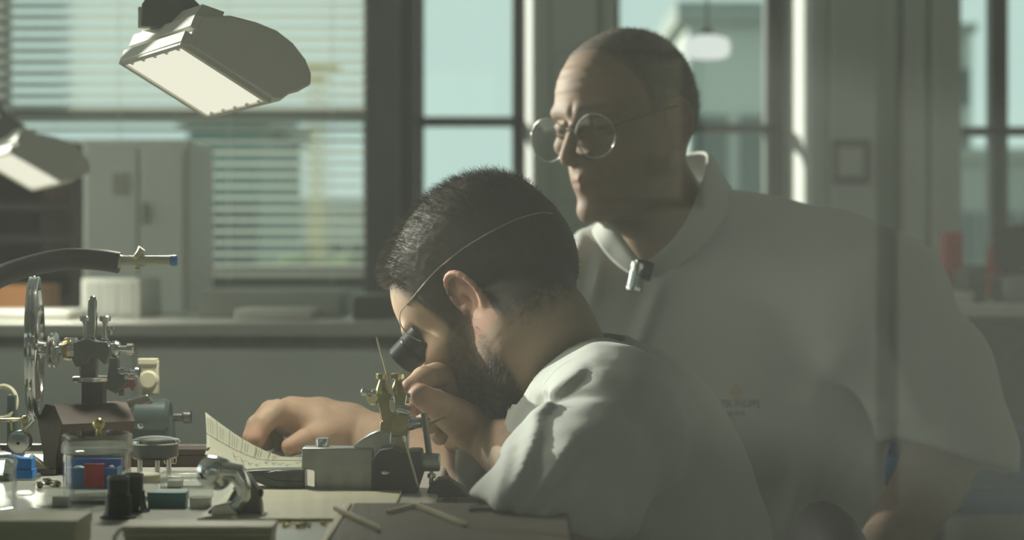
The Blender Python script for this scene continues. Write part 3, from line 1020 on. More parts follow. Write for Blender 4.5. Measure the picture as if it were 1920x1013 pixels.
hs.part('valve_lever', hs.mb().tube([H_(256, 482, -8), H_(262, 474, -9), H_(268, 466, -9)], [5, 5, 8], 10), 'ivory', parent=vl)
hs.part('valve_screw', hs.mb().ball(H_(258, 504, -5), 5, 10), 'brass', parent=vl)

# ------------------------------------------------------------------ glass jar with blue tray
def jar_wall(t, r, h, y0, th, n=40, base=True):
    m = t.mb()
    return m.lathe((0, 0, y0), (0, 0, y0 + h), [(0, 0.1), (0, r * .96), (.03, r), (1, r), (1, r - th), (.06, r - th), (.05, 0.1)], n, cap=False)


D1 = 1.70
jr = Thing('glass_jar', 'round clear glass jar with brass knob lid holding blue trays', 'jar', 182, onD(D1), D1)
z0 = onD(D1)
jr.part('bowl', jr.mb().lathe((0, 0, 0), (0, 0, 90), [(0, 0.1), (0, 58), (.02, 62), (.95, 63), (1, 61), (.98, 58), (.1, 58), (.08, 0.1)], 48, cap=False), 'glass')
lid = jr.part('lid', jr.mb().lathe((0, 0, z0 - 848), (0, 0, z0 - 812), [(0, 66), (.1, 66.5), (.9, 65), (1, 60), (1, 0.1), (.93, .1), (.93, 58), (.85, 62), (0, 63)], 48, cap=False), 'glass')
jr.part('frosted_band', jr.mb().lathe((0, 0, z0 - 847), (0, 0, z0 - 832), [(0, 62.5), (1, 62.5)], 48, cap=False), 'frost', parent=lid)
jr.part('knob', jr.mb().lathe((3, 0, z0 - 814), (3, 0, z0 - 784), [(0, 7), (.08, 5), (.16, 6), (.24, 4.5), (.30, 4.5), (.36, 7.5), (.48, 10.6), (.64, 11.6), (.80, 10), (.92, 6.5), (.98, 3), (1, .2)], 24), 'gold', parent=lid)
bt = Thing('blue_tray', 'bright blue divided tray inside the glass jar', 'tray', 182, z0 - 24, D1)
q_ = bt.mb()
q_.box((-60, -26, 0), (47, 26, 4)).box((-60, -26, 0), (-56, 26, 42)).box((43, -26, 0), (47, 26, 42)).box((-60, 22, 0), (47, 26, 56))
q_.box((-60, -26, 0), (-18, -22, 42)).box((18, -26, 0), (47, -22, 42))
bt.o.scale = (0.9, 0.9, 0.95)
bt.part('tray', q_, 'blue', bevel=1)
bt.part('white_parts', bt.mb().ball((-36, -8, 38), (14, 10, 7), 12).ball((32, -8, 40), (7, 7, 6), 12), 'white_plastic')
rb = Thing('red_block', 'small red plastic block standing in front of the blue tray', 'block', 182, z0 - 28, D1)
rb.part('block', rb.mb().box((-17, -36, 0), (19, -26, 45)), 'red', bevel=2)
rb.part('rim', rb.mb().box((-17.6, -36.6, 41), (19.6, -25.6, 45)), 'red', bevel=1)
sj = Thing('inner_stand', 'clear plastic stand under the blue tray in the jar', 'stand', 182, z0 - 6, D1)
sj.part('block', sj.mb().box((-48, -26, 0), (44, 26, 16)), 'acrylic', bevel=1)

# second jar cut by the left edge
D2 = 1.62
j2 = Thing('glass_jar', 'plain clear glass jar cut off by the left edge', 'jar', -12, onD(D2), D2)
j2.part('bowl', j2.mb().lathe((0, 0, 0), (0, 0, 92), [(0, .1), (0, 38), (.03, 42), (.93, 42), (1, 39), (.97, 37), (.08, 38), (.06, .1)], 40, cap=False), 'glass')
j2.part('lid', j2.mb().lathe((0, 0, 88), (0, 0, 112), [(0, 40), (.1, 44), (.5, 44), (.9, 40), (1, 30), (1, .1), (.9, .1), (.9, 36), (.1, 38)], 40, cap=False), 'glass')

D3 = 1.74
sb_ = Thing('clear_pot', 'small clear pot with square blue lid beside the left jar', 'pot', 46, onD(D3), D3)
z3 = onD(D3)
sb_.part('pot', sb_.mb().box((-17, -17, 0), (17, 17, 36)), 'acrylic', bevel=2)
sb_.part('lid', sb_.mb().box((-18, -18, 32), (19, 19, 50)).box((-16, -17, 50), (17, 17, 70)), 'blue', bevel=2)
sb_.part('rim_strip', sb_.mb().box((-30, -14, 66), (12, 14, 72), RY(12)), 'blue', bevel=1)

for i, (px, py, dx, dy, lab) in enumerate(((72, 906, 14, 14, 'leftmost of three brass pins lying beside the glass jar'),
                                          (84, 900, 18, 12, 'middle of three brass pins lying beside the glass jar'),
                                          (98, 904, 22, 13, 'rightmost small steel-tipped pin lying beside the glass jar'))):
    p = desk_pt(px, py, .003)
    t = Thing('brass_pin', lab, 'pin', px, py, p.y)
    t.o.location = p
    t.part('shaft', t.mb().lathe((0, 0, 0), (dx, -dy * 3, 0), [(0, 4), (.5, 4.5), (.52, 6), (.75, 6.5)], 14), 'brass')
    t.part('tip', t.mb().lathe((dx * .75, -dy * 2.25, 0), (dx * 1.2, -dy * 3.6, 0), [(0, 6), (.3, 4), (.35, 2.2), (1, 1)], 14), 'dark_metal')
hc = Thing('clear_cover', 'low clear plastic cover lying in front of the walnut block', 'cover', 100, onD(1.66), 1.66)
hc.part('shell', hc.mb().prism([(-30, 0), (-30, 30), (-24, 36), (30, 36), (38, 28), (38, 0)], 1, -14, 16), 'acrylic', bevel=2)
hc.part('inset', hc.mb().box((0, -10, 2), (30, 8, 20)), 'grey_metal', bevel=1)

# poising tool at the left
po = Thing('poising_tool', 'small steel and brass tool with a round face behind the blue-lidded pot', 'tool', 38, onD(1.86), 1.86)
zp = onD(1.86)
po.part('base', po.mb().box((-40, -22, 0), (34, 22, 10)), 'grey_metal', bevel=2)
po.part('drum', po.mb().lathe((0, -16, zp - 828), (0, 16, zp - 828), [(0, 16), (.05, 20), (.2, 21), (.8, 21), (1, 18)], 28), 'steel')
po.part('bore', po.mb().cyl((0, -17.5, zp - 830), (0, -15, zp - 830), 3, n=12), 'black')
po.part('cradle', po.mb().prism([(-30, 10), (-26, 38), (-18, 30), (18, 30), (24, 44), (30, 10)], 1, -10, 10), 'steel', bevel=1.5)
po.part('post', po.mb().lathe((8, 0, zp - 812), (8, 0, zp - 780), [(0, 6), (.5, 6), (.52, 4), (.8, 4), (.82, 5), (1, 4)], 14), 'brass')
po.part('arm', po.mb().tube([(6, -4, zp - 806), (16, -4, zp - 796), (24, -4, zp - 786)], [4, 5, 6], 10), 'steel')
po.part('tray', po.mb().lathe((-18, 0, zp - 792), (-18, 0, zp - 784), [(0, 4), (.6, 22), (1, 24), (.9, 22)], 24), 'brass')
po.part('stem', po.mb().tube([(-16, 0, zp - 808), (-18, 0, zp - 790)], 2.5, 8), 'brass')
wd = Thing('steel_rail', 'pale metal rail lying behind the blue-lidded pot', 'rail', 85, onD(1.9), 1.9)
wd.part('rail', wd.mb().prism([(-26, 0), (-26, 38), (14, 8), (14, 0)], 1, -16, 10), 'cream', bevel=1)
wd.part('foot', wd.mb().box((-30, -18, 0), (24, 14, 12)), 'dark_metal', bevel=1)

# round steel gauge on legs and the flat brown case
D4 = 1.86
sg = Thing('round_gauge', 'round steel gauge with domed glass on short legs', 'gauge', 290, onD(D4), D4)
z4 = onD(D4)
sg.part('body', sg.mb().lathe((0, 0, z4 - 860), (0, 0, z4 - 828), [(0, 38), (.15, 44), (.85, 44), (.9, 46), (1, 47)], 40), 'dark_metal')
sg.part('bezel', sg.mb().lathe((0, 0, z4 - 832), (0, 0, z4 - 822), [(0, 46), (.3, 48), (.8, 46), (1, 40)], 40), 'chrome')
sg.part('dome', sg.mb().lathe((0, 0, z4 - 824), (0, 0, z4 - 817), [(0, 42), (.5, 32), (.85, 16), (1, 1)], 40), 'steel')
for x, y in ((-24, -20), (30, -20), (0, 30)):
    sg.part('leg', sg.mb().cyl((x, y, 0), (x, y, z4 - 856), 5, n=12), 'steel')
bcs = Thing('brown_case', 'flat dark brown case with a brass-framed label behind the round gauge', 'case', 345, onD(1.98), 1.98)
z5 = onD(1.98)
bcs.part('box', bcs.mb().box((-110, -30, 0), (48, 26, 22)), 'walnut', bevel=1.5)
bcs.part('lid', bcs.mb().box((-111, -31, 23), (49, 27, 34)), 'walnut', bevel=1.5)
lb = bcs.mb()
for x0, x1, a, b in ((-32, -8, 6, 8), (-32, -8, 20, 22), (-32, -30, 6, 22), (-10, -8, 6, 22), (-16, -14.5, 6, 22)):
    lb.box((x0, -33, a), (x1, -30, b))
bcs.part('label_frame', lb, 'brass')

# clear pots, teal box
D5 = 1.72
z6 = onD(D5)
pt = Thing('clear_pot', 'small clear pot with cream lid behind the black loupes', 'pot', 270, z6, D5)
pt.part('pot', pt.mb().lathe((0, 0, 0), (0, 0, 34), [(0, 24), (1, 26)], 28), 'acrylic')
pt.part('lid', pt.mb().lathe((0, 0, 32), (0, 0, 46), [(0, 29), (.1, 30), (.85, 30), (1, 27)], 32), 'cream')
cbx_ = Thing('clear_box', 'flat clear plastic box between the cream-lidded pot and the chrome bracket', 'box', 346, onD(1.80), 1.80)
cbx_.part('base', cbx_.mb().box((-42, -24, 0), (40, 24, 16)), 'acrylic', bevel=1.5)
cbx_.part('lid', cbx_.mb().box((-43, -25, 17), (41, 25, 28)), 'acrylic', bevel=1.5)
cbx_.part('insert', cbx_.mb().box((-30, -18, 2), (-4, 10, 14)), 'white_plastic', bevel=1)
tb = Thing('teal_box', 'small low teal box in front of the flat clear box', 'box', 316, onD(1.66), 1.66)
tb.part('base', tb.mb().box((-36, -18, 0), (34, 18, 12)), 'teal', bevel=1.5)
tb.part('lid', tb.mb().box((-37, -19, 12), (35, 19, 29)), 'teal', bevel=1.5)
wp = Thing('white_pot', 'small white round pot left of the chrome bracket', 'pot', 376, onD(1.655), 1.655)
wp.part('base', wp.mb().lathe((0, 0, 0), (0, 0, 20), [(0, 20), (1, 21)], 28), 'white_plastic')
wp.part('lid', wp.mb().lathe((0, 0, 20), (0, 0, 36), [(0, 23), (.1, 24), (.9, 24), (1, 22)], 28), 'acrylic')

# two black watchmaker's loupes
def loupe(label, px, d, k=1.0):
    t = Thing('eye_loupe', label, 'loupe', px, onD(d), d, 'loupes standing on the bench')
    t.part('barrel', t.mb().lathe((0, 0, 0), (0, 0, 78 * k), [(0, 34 * k), (.03, 34 * k), (.08, 28 * k), (.2, 25 * k), (.55, 23 * k), (.57, 20 * k), (.6, 20 * k), (1, 20 * k), (1, 16 * k), (.9, 16 * k), (.9, .2)], 36, cap=False), 'black')
    t.part('ring', t.mb().lathe((0, 0, 72 * k), (0, 0, 77 * k), [(0, 20.5 * k), (.5, 21.5 * k), (1, 20.5 * k)], 36, cap=False), 'dark_metal')
    t.part('lens', t.mb().cyl((0, 0, 70 * k), (0, 0, 72 * k), 16 * k, n=28), 'lens')
loupe('black eye loupe standing on the bench, nearer of the two', 222, 1.592)
loupe('black eye loupe standing on the bench, half hidden behind the other', 250, 1.63, 0.92)

# chrome bracket
cbk = Thing('chrome_bracket', 'shiny chrome clamp bracket with round boss on the bench', 'bracket', 432, onD(1.60), 1.60)
zc_ = onD(1.60)
cbk.part('boss', cbk.mb().lathe((-42, 14, zc_ - 884), (-8, -22, zc_ - 890), [(0, 26), (.08, 31), (.75, 31), (.85, 28), (1, 20)], 32), 'chrome')
cbk.part('hook', cbk.mb().tube([(-22, -8, 74), (-6, -16, 88), (14, -16, 84), (26, -14, 62), (28, -14, 40), (16, -16, 22), (-6, -16, 16)],
                              [14, 18, 19, 16, 14, 14, 11], 16), 'chrome')
cbk.part('body', cbk.mb().prism([(-44, 0), (-40, 14), (-10, 22), (8, 52), (14, 84), (34, 78), (52, 50), (58, 20), (60, 0)], 1, -6, 34), 'dark_metal', bevel=4, seg=3)
cbk.part('wedge', cbk.mb().prism([(-34, 0), (-30, 22), (2, 30), (24, 0)], 1, -30, -7), 'steel', bevel=3)
cbk.part('knob', cbk.mb().ball((56, 4, 44), (6, 8, 9), 12), 'black')
cbk.part('foot_screw', cbk.mb().lathe((62, -6, 0), (62, -6, 8), [(0, 12), (.6, 12), (1, 7)], 16), 'dark_metal')

# foreground boxes
cf = Thing('cream_box', 'cream cardboard box in the bottom left corner', 'box', 60, onD(1.43), 1.43)
cf.part('base', cf.mb().box((-140, -20, 0), (86, 120, 34)), 'cream', bevel=1.5)
cf.part('lid', cf.mb().box((-142, -22, 34), (88, 122, 54)), 'cream', bevel=1.5)
fl = Thing('cream_tray_stack', 'cream ribbed card tray at the bottom edge below the loupes', 'tray', 370, onD(1.44), 1.44)
fl.part('base', fl.mb().box((-130, -24, 0), (140, 60, 8)), 'lightwood', bevel=1)
for i in range(3):
    fl.part('layer', fl.mb().box((-132 - 3 * i, -26, 8.5 + 11 * i), (140 + 2 * i, 60, 18 + 11 * i)), ('cream', 'lightwood', 'cream')[i], bevel=1)
fl.part('edge_lip', fl.mb().tube([(-140, -20, 34), (-150, -30, 20), (-142, -40, 2)], 4, 8), 'ivory')
brs = Thing('brass_chips', 'brass screws heaped on the cream mat beside the chrome bracket', 'screws', 555, onD(1.55), 1.55)
mb_ = brs.mb()
for i in range(16):
    x, y = random.uniform(-24, 60), random.uniform(-40, 20)
    a = random.uniform(0, 6.28)
    mb_.lathe((x, y, 3), (x + 16 * math.cos(a), y + 16 * math.sin(a), 3 + random.uniform(0, 3)), [(0, 3.4), (.2, 3.4), (.22, 1.8), (1, 1.5)], 8)
o_ = brs.part('screws', mb_, 'brass')
brs.o['kind'] = 'stuff'

# ------------------------------------------------------------------ blurred machine behind
em = Thing('bench_machine', 'grey-green enamelled bench machine with pale gearing behind the gauge', 'machine', 280, onD(2.10), 2.10)
ze = onD(2.10)
em.part('base', em.mb().prism([(-54, 0), (-50, 50), (-30, 88), (30, 92), (46, 60), (50, 0)], 1, -20, 16), 'enamel', bevel=8, seg=3)
em.part('motor', em.mb().lathe((-30, 0, ze - 780), (40, 0, ze - 780), [(0, 24), (.1, 32), (.9, 32), (1, 26)], 28), 'enamel')
em.part('crank_stub', em.mb().lathe((46, 0, ze - 782), (78, 0, ze - 782), [(0, 8), (.5, 8), (.6, 12), (1, 12)], 16), 'dark_metal')
em.part('gear_post', em.mb().box((-14, -8, ze - 740), (18, 8, ze - 676)), 'cream', bevel=3)
em.part('gear', em.mb().lathe((0, -14, ze - 712), (0, 4, ze - 712), [(0, 14), (.5, 20), (1, 14)], 20), 'cream')
em.part('top_cap', em.mb().box((-20, -12, ze - 684), (16, 12, ze - 672)), 'cream', bevel=2)
em.part('chute', em.mb().prism([(-48, ze - 772), (-40, ze - 750), (0, ze - 738), (10, ze - 752)], 1, -22, -8), 'steel', bevel=2)
em.part('bolt', em.mb().ball((-10, -34, ze - 796), (6, 4, 6), 10), 'steel')
w2 = Thing('small_wheel', 'blurred pale hand wheel at the far left edge behind the bench tools', 'wheel', 4, onD(2.06), 2.06)
z7 = onD(2.06)
m_ = w2.mb()
m_.tube([(26 * math.cos(t * PI / 14) , 6 * math.sin(t * PI / 14), z7 - 755 + 30 * math.sin(t * PI / 14)) for t in range(28)], 5, 8, closed=True)
w2.part('rim', m_, 'ivory')
w2.part('stand', w2.mb().box((10, -8, 0), (28, 8, z7 - 740)), 'enamel', bevel=3)
w2.part('foot', w2.mb().box((-30, -14, 0), (40, 14, 10)), 'enamel', bevel=3)

# ------------------------------------------------------------------ grey vise
DV = 1.78
zv = onD(DV)
vs_ = Thing('bench_vise', 'heavy grey and black bench vise holding the brass turning tool', 'vise', 640, zv, DV)
def V_(x, y, dep=0):
    return Vector((x - 640, dep, zv - y))
def poly(pts):
    return [(x - 640, zv - y) for x, y in pts]
vs_.part('jaw_block', vs_.mb().prism(poly([(568, 838), (568, 876), (592, 880), (592, 921), (702, 921), (702, 838)]), 1, -26, 26), 'grey_metal', bevel=3)
vs_.part('pin', vs_.mb().lathe(V_(605, 840), V_(605, 822), [(0, 13), (.9, 13), (1, 12)], 24), 'steel')
vs_.part('slide_plate', vs_.mb().prism(poly([(432, 884), (480, 880), (574, 878), (574, 914), (540, 914), (500, 908), (462, 894)]), 1, -24, 24), 'dark_metal', bevel=2)
vs_.part('slide_facet', vs_.mb().prism(poly([(484, 887), (520, 880), (572, 880), (572, 902), (520, 899)]), 1, -27, -22), 'dark_metal', bevel=2)
arc = []
for i in range(9):
    t = i / 8
    arc.append((662 + 58 * t, 836 - 30 * math.sin(t * PI / 2)))
arc += [(735, 806), (735, 838), (722, 850), (704, 858), (690, 846)]
vs_.part('arched_arm', vs_.mb().prism(poly(arc), 1, -20, 20), 'steel', bevel=3)
vs_.part('body', vs_.mb().prism(poly([(700, 926), (700, 856), (716, 838), (742, 834), (760, 846), (770, 842), (792, 842), (796, 884), (782, 926)]), 1, -62, 34), 'rubber', bevel=4, seg=3)
vs_.part('body_bolt', vs_.mb().ball(V_(726, 880, -62), (9, 5, 5), 12), 'chrome')
vs_.part('barrel', vs_.mb().lathe(V_(788, 864, -30), V_(826, 864, -30), [(0, 15), (.05, 17), (.95, 17), (1, 15)], 26), 'grey_metal')
vs_.part('rod', vs_.mb().cyl(V_(806, 850, -30), V_(796, 772, -30), 6, n=14), 'dark_metal')
vs_.part('clamp_screw', vs_.mb().lathe(V_(811, 880, -30), V_(809, 908, -30), [(0, 4), (.15, 4), (.2, 8), (.45, 8), (.5, 4), (.9, 4), (1, 2.5)], 14), 'chrome')
vs_.part('foot_cover', vs_.mb().prism(poly([(800, 926), (806, 908), (822, 894), (840, 893), (866, 910), (882, 926)]), 1, -60, 10), 'rubber', bevel=6, seg=3)

tt = Thing('brass_turning_tool', 'small brass turning tool with two knurled screws clamped in the vise', 'tool', 745, 838, DV)
def B_(x, y, dep=0):
    return Vector((x - 745, dep, 838 - y))
def bpoly(pts):
    return [(x - 745, 838 - y) for x, y in pts]
tt.part('shank', tt.mb().box((-22, -14, -2), (22, 14, 28)), 'steel', bevel=2)
tt.part('base_block', tt.mb().prism(bpoly([(712, 812), (714, 790), (728, 784), (764, 786), (770, 804), (762, 818), (720, 818)]), 1, -16, 16), 'brass', bevel=2)
tt.part('fork', tt.mb().prism(bpoly([(716, 788), (710, 760), (704, 738), (718, 730), (730, 736), (732, 770), (738, 772), (742, 736), (756, 730), (764, 740), (760, 766), (766, 788)]), 1, -12, 12), 'brass', bevel=2)
for x in (717, 746):
    cs = tt.part('cone', tt.mb().lathe(B_(x, 738), B_(x, 710), [(0, 14), (.3, 12), (.7, 8), (.9, 6), (.92, 4), (1, 4)], 8), 'brass')
    tt.part('knurled_screw', tt.mb().lathe(B_(x, 711), B_(x, 700), [(0, 11), (.12, 13), (.88, 13), (1, 11)], 22), 'brass', parent=cs)
tt.part('spindle', tt.mb().lathe(B_(676, 734), B_(768, 748), [(0, 2), (.03, 7), (.14, 7), (.15, 4), (.22, 4), (.24, 8), (.5, 8), (.52, 5), (.6, 5), (.62, 9), (.9, 9), (.92, 11), (1, 10)], 20), 'steel')
tt.part('toothed_disc', tt.mb().lathe(B_(698, 744, -4), B_(704, 746, 4), [(0, 14), (.5, 16), (1, 14)], 14), 'brass')
tt.part('eccentric', tt.mb().lathe(B_(744, 764, -14), B_(770, 772, -14), [(0, 8), (.2, 11), (.7, 11), (1, 9)], 20), 'steel')
tt.part('clamp_disc', tt.mb().lathe(B_(752, 792, -20), B_(754, 792, 0), [(0, 16), (.2, 18), (1, 18)], 24), 'brass')
tt.part('lower_pin', tt.mb().box((-4, -15, -10), (18, 8, 28)), 'brass', bevel=2)
tt.part('rest_boss', tt.mb().lathe(B_(766, 797, -12), B_(794, 790, -12), [(0, 11), (.8, 10), (1, 8)], 18), 'steel')
tt.part('tool_rest', tt.mb().prism(bpoly([(790, 796), (838, 777), (839, 780), (800, 800)]), 1, -22, -2), 'brass', bevel=.6)
so1 = Thing('graver_rod', 'long thin pale rod leaning up from the brass tool', 'rod', 738, 742, DV)
so1.part('rod', so1.mb().tube([(0, -14, 0), (-16, -14, 60), (-31, -14, 110)], [2.6, 2.6, 1.6], 8), 'lightwood')
so1.part('tip', so1.mb().tube([(0, -14, 0), (3, -14, -12)], [2.4, .8], 8), 'steel')
so2 = Thing('thin_rod', 'thin pale rod hanging down in front of the vise body', 'rod', 788, 905, DV)
so2.part('rod', so2.mb().tube([(0, -76, 0), (-26, -76, 90)], 2.0, 8), 'lightwood')
so2.part('collar', so2.mb().tube([(-25, -76, 84), (-27.5, -76, 94)], 3.2, 8), 'steel')

# ------------------------------------------------------------------ paper slip
pp = Thing('paper_slip', 'curled buff paper slip with printed table held in the far hand', 'paper', 470, 880, 1.97)
NU, NV = 26, 12
A0, A1 = P(385, 773, 2.02), P(600, 868, 2.06)      # back edge
B0, B1 = P(384, 852, 1.94), P(566, 884, 1.915)       # front edge
def slip(u, v):
    p = (A0.lerp(A1, u)).lerp(B0.lerp(B1, u), v)
    sag = math.sin(PI * u) * -0.012 * (1 - 0.4 * v) - 0.010 * math.sin(PI * v) * (1 - u)
    p.z += sag
    p.y += 0.01 * math.sin(PI * v) * (1 - u)
    p.z = max(p.z, DZ + 0.0016)
    return p
gv = [slip(i / NU, j / NV) - pp.o.location for j in range(NV + 1) for i in range(NU + 1)]
gf = [(j * (NU + 1) + i, j * (NU + 1) + i + 1, (j + 1) * (NU + 1) + i + 1, (j + 1) * (NU + 1) + i) for j in range(NV) for i in range(NU)]
sheet = MB().add(gv, gf).build('sheet', 'paper', pp.o)
sd = sheet.modifiers.new('thickness', 'SOLIDIFY')
sd.thickness = 0.0003
def ink(segs, w=0.0007):
    m = MB(1, -pp.o.location)
    for (u0, v0), (u1, v1) in segs:
        n = 8
        for i in range(n):
            a = slip(u0 + (u1 - u0) * i / n, v0 + (v1 - v0) * i / n)
            b = slip(u0 + (u1 - u0) * (i + 1) / n, v0 + (v1 - v0) * (i + 1) / n)
            off = Vector((0, -0.0009, 0.0006))
            t = (b - a).normalized()
            w_ = t.cross(Vector((0.1, -0.85, 0.5))).normalized() * w / 2
            m.add([a + off - w_, b + off - w_, b + off + w_, a + off + w_], [(0, 1, 2, 3)])
    return m
segs = [((0.0, 0.33), (0.95, 0.36))]
for u in (0.10, 0.21, 0.32, 0.44, 0.56):
    segs.append(((u, 0.0), (u, 0.33)))
ink(segs).build('printed_table', 'ink', pp.o, smooth=False)
segs = []
for u, vv in ((0.04, 3), (0.15, 2), (0.255, 3), (0.37, 2), (0.47, 3), (0.62, 2)):
    for k in range(vv):
        segs.append(((u - 0.02 + 0.02 * k, 0.06), (u - 0.02 + 0.02 * k, 0.27)))
for k in range(9):
    u = 0.25 + 0.075 * k
    v = 0.44 + 0.05 * (k % 4)
    segs.append(((u, v), (u + 0.05, v + 0.22)))
    segs.append(((u + 0.01, v + 0.12), (u + 0.055, v + 0.03)))
ink(segs, 0.0005).build('handwriting', 'ink', pp.o, smooth=False)

# ================================================================== people: distance fields meshed by surface nets
f32 = np.float32


def sd_ell(Q, c, r, R=None):
    q = Q - np.asarray(c, f32)
    if R is not None:
        q = q @ np.asarray(R, f32)
    r = np.asarray(r, f32)
    k0 = np.sqrt(((q / r) ** 2).sum(1)) + 1e-6
    k1 = np.sqrt(((q / (r * r)) ** 2).sum(1)) + 1e-6
    return k0 * (k0 - 1) / k1


def sd_cap(Q, a, b, ra, rb=None):
    rb = ra if rb is None else rb
    a = np.asarray(a, f32)
    ab = np.asarray(b, f32) - a
    pa = Q - a
    t = np.clip(pa @ ab / max(float(ab @ ab), 1e-12), 0, 1)
    return np.sqrt(((pa - t[:, None] * ab) ** 2).sum(1)) - (ra + (rb - ra) * t)


def smin(a, b, k):
    h = np.clip(0.5 + 0.5 * (b - a) / k, 0, 1)
    return b + (a - b) * h - k * h * (1 - h)


def smax(a, b, k):
    return -smin(-a, -b, k)


def chain(Q, pts, rs, k=0.004):
    d = None
    for i in range(len(pts) - 1):
        e = sd_cap(Q, pts[i], pts[i + 1], rs[i], rs[i + 1])
        d = e if d is None else smin(d, e, k)
    return d


def _hash(i, j, k):
    n = (i * 374761393 + j * 668265263 + k * 1274126177) & 0x7fffffff
    n = ((n ^ (n >> 13)) * 1274126177) & 0x7fffffff
    return ((n ^ (n >> 16)) & 0xffff).astype(f32) / 32767.5 - 1


def vnoise(Q, scale):
    q = np.asarray(Q, np.float64) * np.asarray(scale)
    i = np.floor(q).astype(np.int64)
    f = (q - i).astype(f32)
    f = f * f * (3 - 2 * f)
    out = 0
    for a in (0, 1):
        for b in (0, 1):
            for c in (0, 1):
                w = (f[:, 0] if a else 1 - f[:, 0]) * (f[:, 1] if b else 1 - f[:, 1]) * (f[:, 2] if c else 1 - f[:, 2])
                out = out + w * _hash(i[:, 0] + a, i[:, 1] + b, i[:, 2] + c)
    return out


def sstep(x, a, b):
    t = np.clip((x - a) / (b - a), 0, 1)
    return t * t * (3 - 2 * t)


def surface(fn, lo, hi, h):
    """naive surface nets of fn<0 on a box; returns vertices and quads"""
    lo, hi = np.asarray(lo, f32), np.asarray(hi, f32)
    n = np.ceil((hi - lo) / h).astype(int) + 1
    ax = [lo[i] + h * np.arange(n[i], dtype=f32) for i in range(3)]
    G = np.stack(np.meshgrid(*ax, indexing='ij'), -1).reshape(-1, 3)
    V = np.empty(len(G), f32)
    for s in range(0, len(G), 400000):
        V[s:s + 400000] = fn(G[s:s + 400000])
    V = V.reshape(n)
    # closed at the box border
    V[0], V[-1] = np.maximum(V[0], 1e-4), np.maximum(V[-1], 1e-4)
    V[:, 0], V[:, -1] = np.maximum(V[:, 0], 1e-4), np.maximum(V[:, -1], 1e-4)
    V[:, :, 0], V[:, :, -1] = np.maximum(V[:, :, 0], 1e-4), np.maximum(V[:, :, -1], 1e-4)
    S = V < 0
    c = n - 1
    acc = np.zeros((*c, 3), f32)
    cnt = np.zeros(c, f32)
    corners = [(a, b, e) for a in (0, 1) for b in (0, 1) for e in (0, 1)]
    def cut(arr, o):
        return arr[o[0]:o[0] + c[0], o[1]:o[1] + c[1], o[2]:o[2] + c[2]]
    for o in corners:
        for axn in range(3):
            if o[axn]:
                continue
            o2 = list(o)
            o2[axn] = 1
            v0, v1 = cut(V, o), cut(V, o2)
            x = (v0 < 0) != (v1 < 0)
            t = np.where(x, v0 / np.where(x, v0 - v1, 1), 0)
            for q in range(3):
                acc[..., q] += np.where(x, (t if q == axn else o[q]), 0)
            cnt += x
    act = cnt > 0
    idx = -np.ones(c, int)
    idx[act] = np.arange(act.sum())
    cell = np.argwhere(act).astype(f32)
    verts = lo + h * (cell + acc[act] / cnt[act][:, None])
    faces = []
    for axn in range(3):
        o2 = [slice(None)] * 3
        o1 = [slice(None)] * 3
        o1[axn] = slice(0, -1)
        o2[axn] = slice(1, None)
        A, B = S[tuple(o1)], S[tuple(o2)]
        e = np.argwhere(A != B)
        u, w = [i for i in range(3) if i != axn]
        ok = (e[:, u] > 0) & (e[:, w] > 0) & (e[:, u] < c[u]) & (e[:, w] < c[w])
        e = e[ok]
        sgn = A[tuple(e.T)]
        def ix(du, dw):
            q = e.copy()
            q[:, u] -= du
            q[:, w] -= dw
            return idx[tuple(q.T)]
        qd = np.stack([ix(1, 1), ix(0, 1), ix(0, 0), ix(1, 0)], 1)
        flip = sgn if axn != 1 else ~sgn
        qd[~flip] = qd[~flip][:, ::-1]
        faces.append(qd)
    return verts, np.concatenate(faces)


def vnormals(v, f):
    n = np.zeros_like(v)
    fn = np.cross(v[f[:, 2]] - v[f[:, 0]], v[f[:, 3]] - v[f[:, 1]])
    for i in range(4):
        np.add.at(n, f[:, i], fn)
    return n / (np.linalg.norm(n, axis=1, keepdims=True) + 1e-12)


def np_mesh(name, v, f, material, cols=None, parent=None, origin=(0, 0, 0)):
    me = bpy.data.meshes.new(name)
    v = np.asarray(v, f32) - np.asarray(origin, f32)
    me.vertices.add(len(v))
    me.vertices.foreach_set('co', v.reshape(-1))
    w = f.shape[1]
    me.loops.add(len(f) * w)
    me.loops.foreach_set('vertex_index', f.reshape(-1).astype(np.int32))
    me.polygons.add(len(f))
    me.polygons.foreach_set('loop_start', np.arange(0, len(f) * w, w, dtype=np.int32))
    me.update(calc_edges=True)
    me.validate()
    me.shade_smooth()
    if cols is not None:
        a = me.color_attributes.new('Col', 'FLOAT_COLOR', 'POINT')
        c4 = np.ones((len(v), 4), f32)
        c4[:, :3] = cols
        a.data.foreach_set('color', c4.reshape(-1))
    me.materials.append(M[material] if isinstance(material, str) else material)
    o = bpy.data.objects.new(name, me)
    COL.objects.link(o)
    if parent is not None:
        o.parent = parent
    return o


def frame(yaw_dir, pitch, roll=0.0):
    """columns: forward, left, up of a head looking along yaw_dir, tilted down by pitch, rolled towards its left"""
    Fw = Vector((yaw_dir[0], yaw_dir[1], 0)).normalized()
    U = Vector((0, 0, 1))
    Lf = U.cross(Fw)
    p = math.radians(pitch)
    F2 = Fw * math.cos(p) - U * math.sin(p)
    U2 = U * math.cos(p) + Fw * math.sin(p)
    r = math.radians(roll)
    L2 = Lf * math.cos(r) - U2 * math.sin(r)
    U3 = U2 * math.cos(r) + Lf * math.sin(r)
    return np.array([F2, L2, U3], f32).T


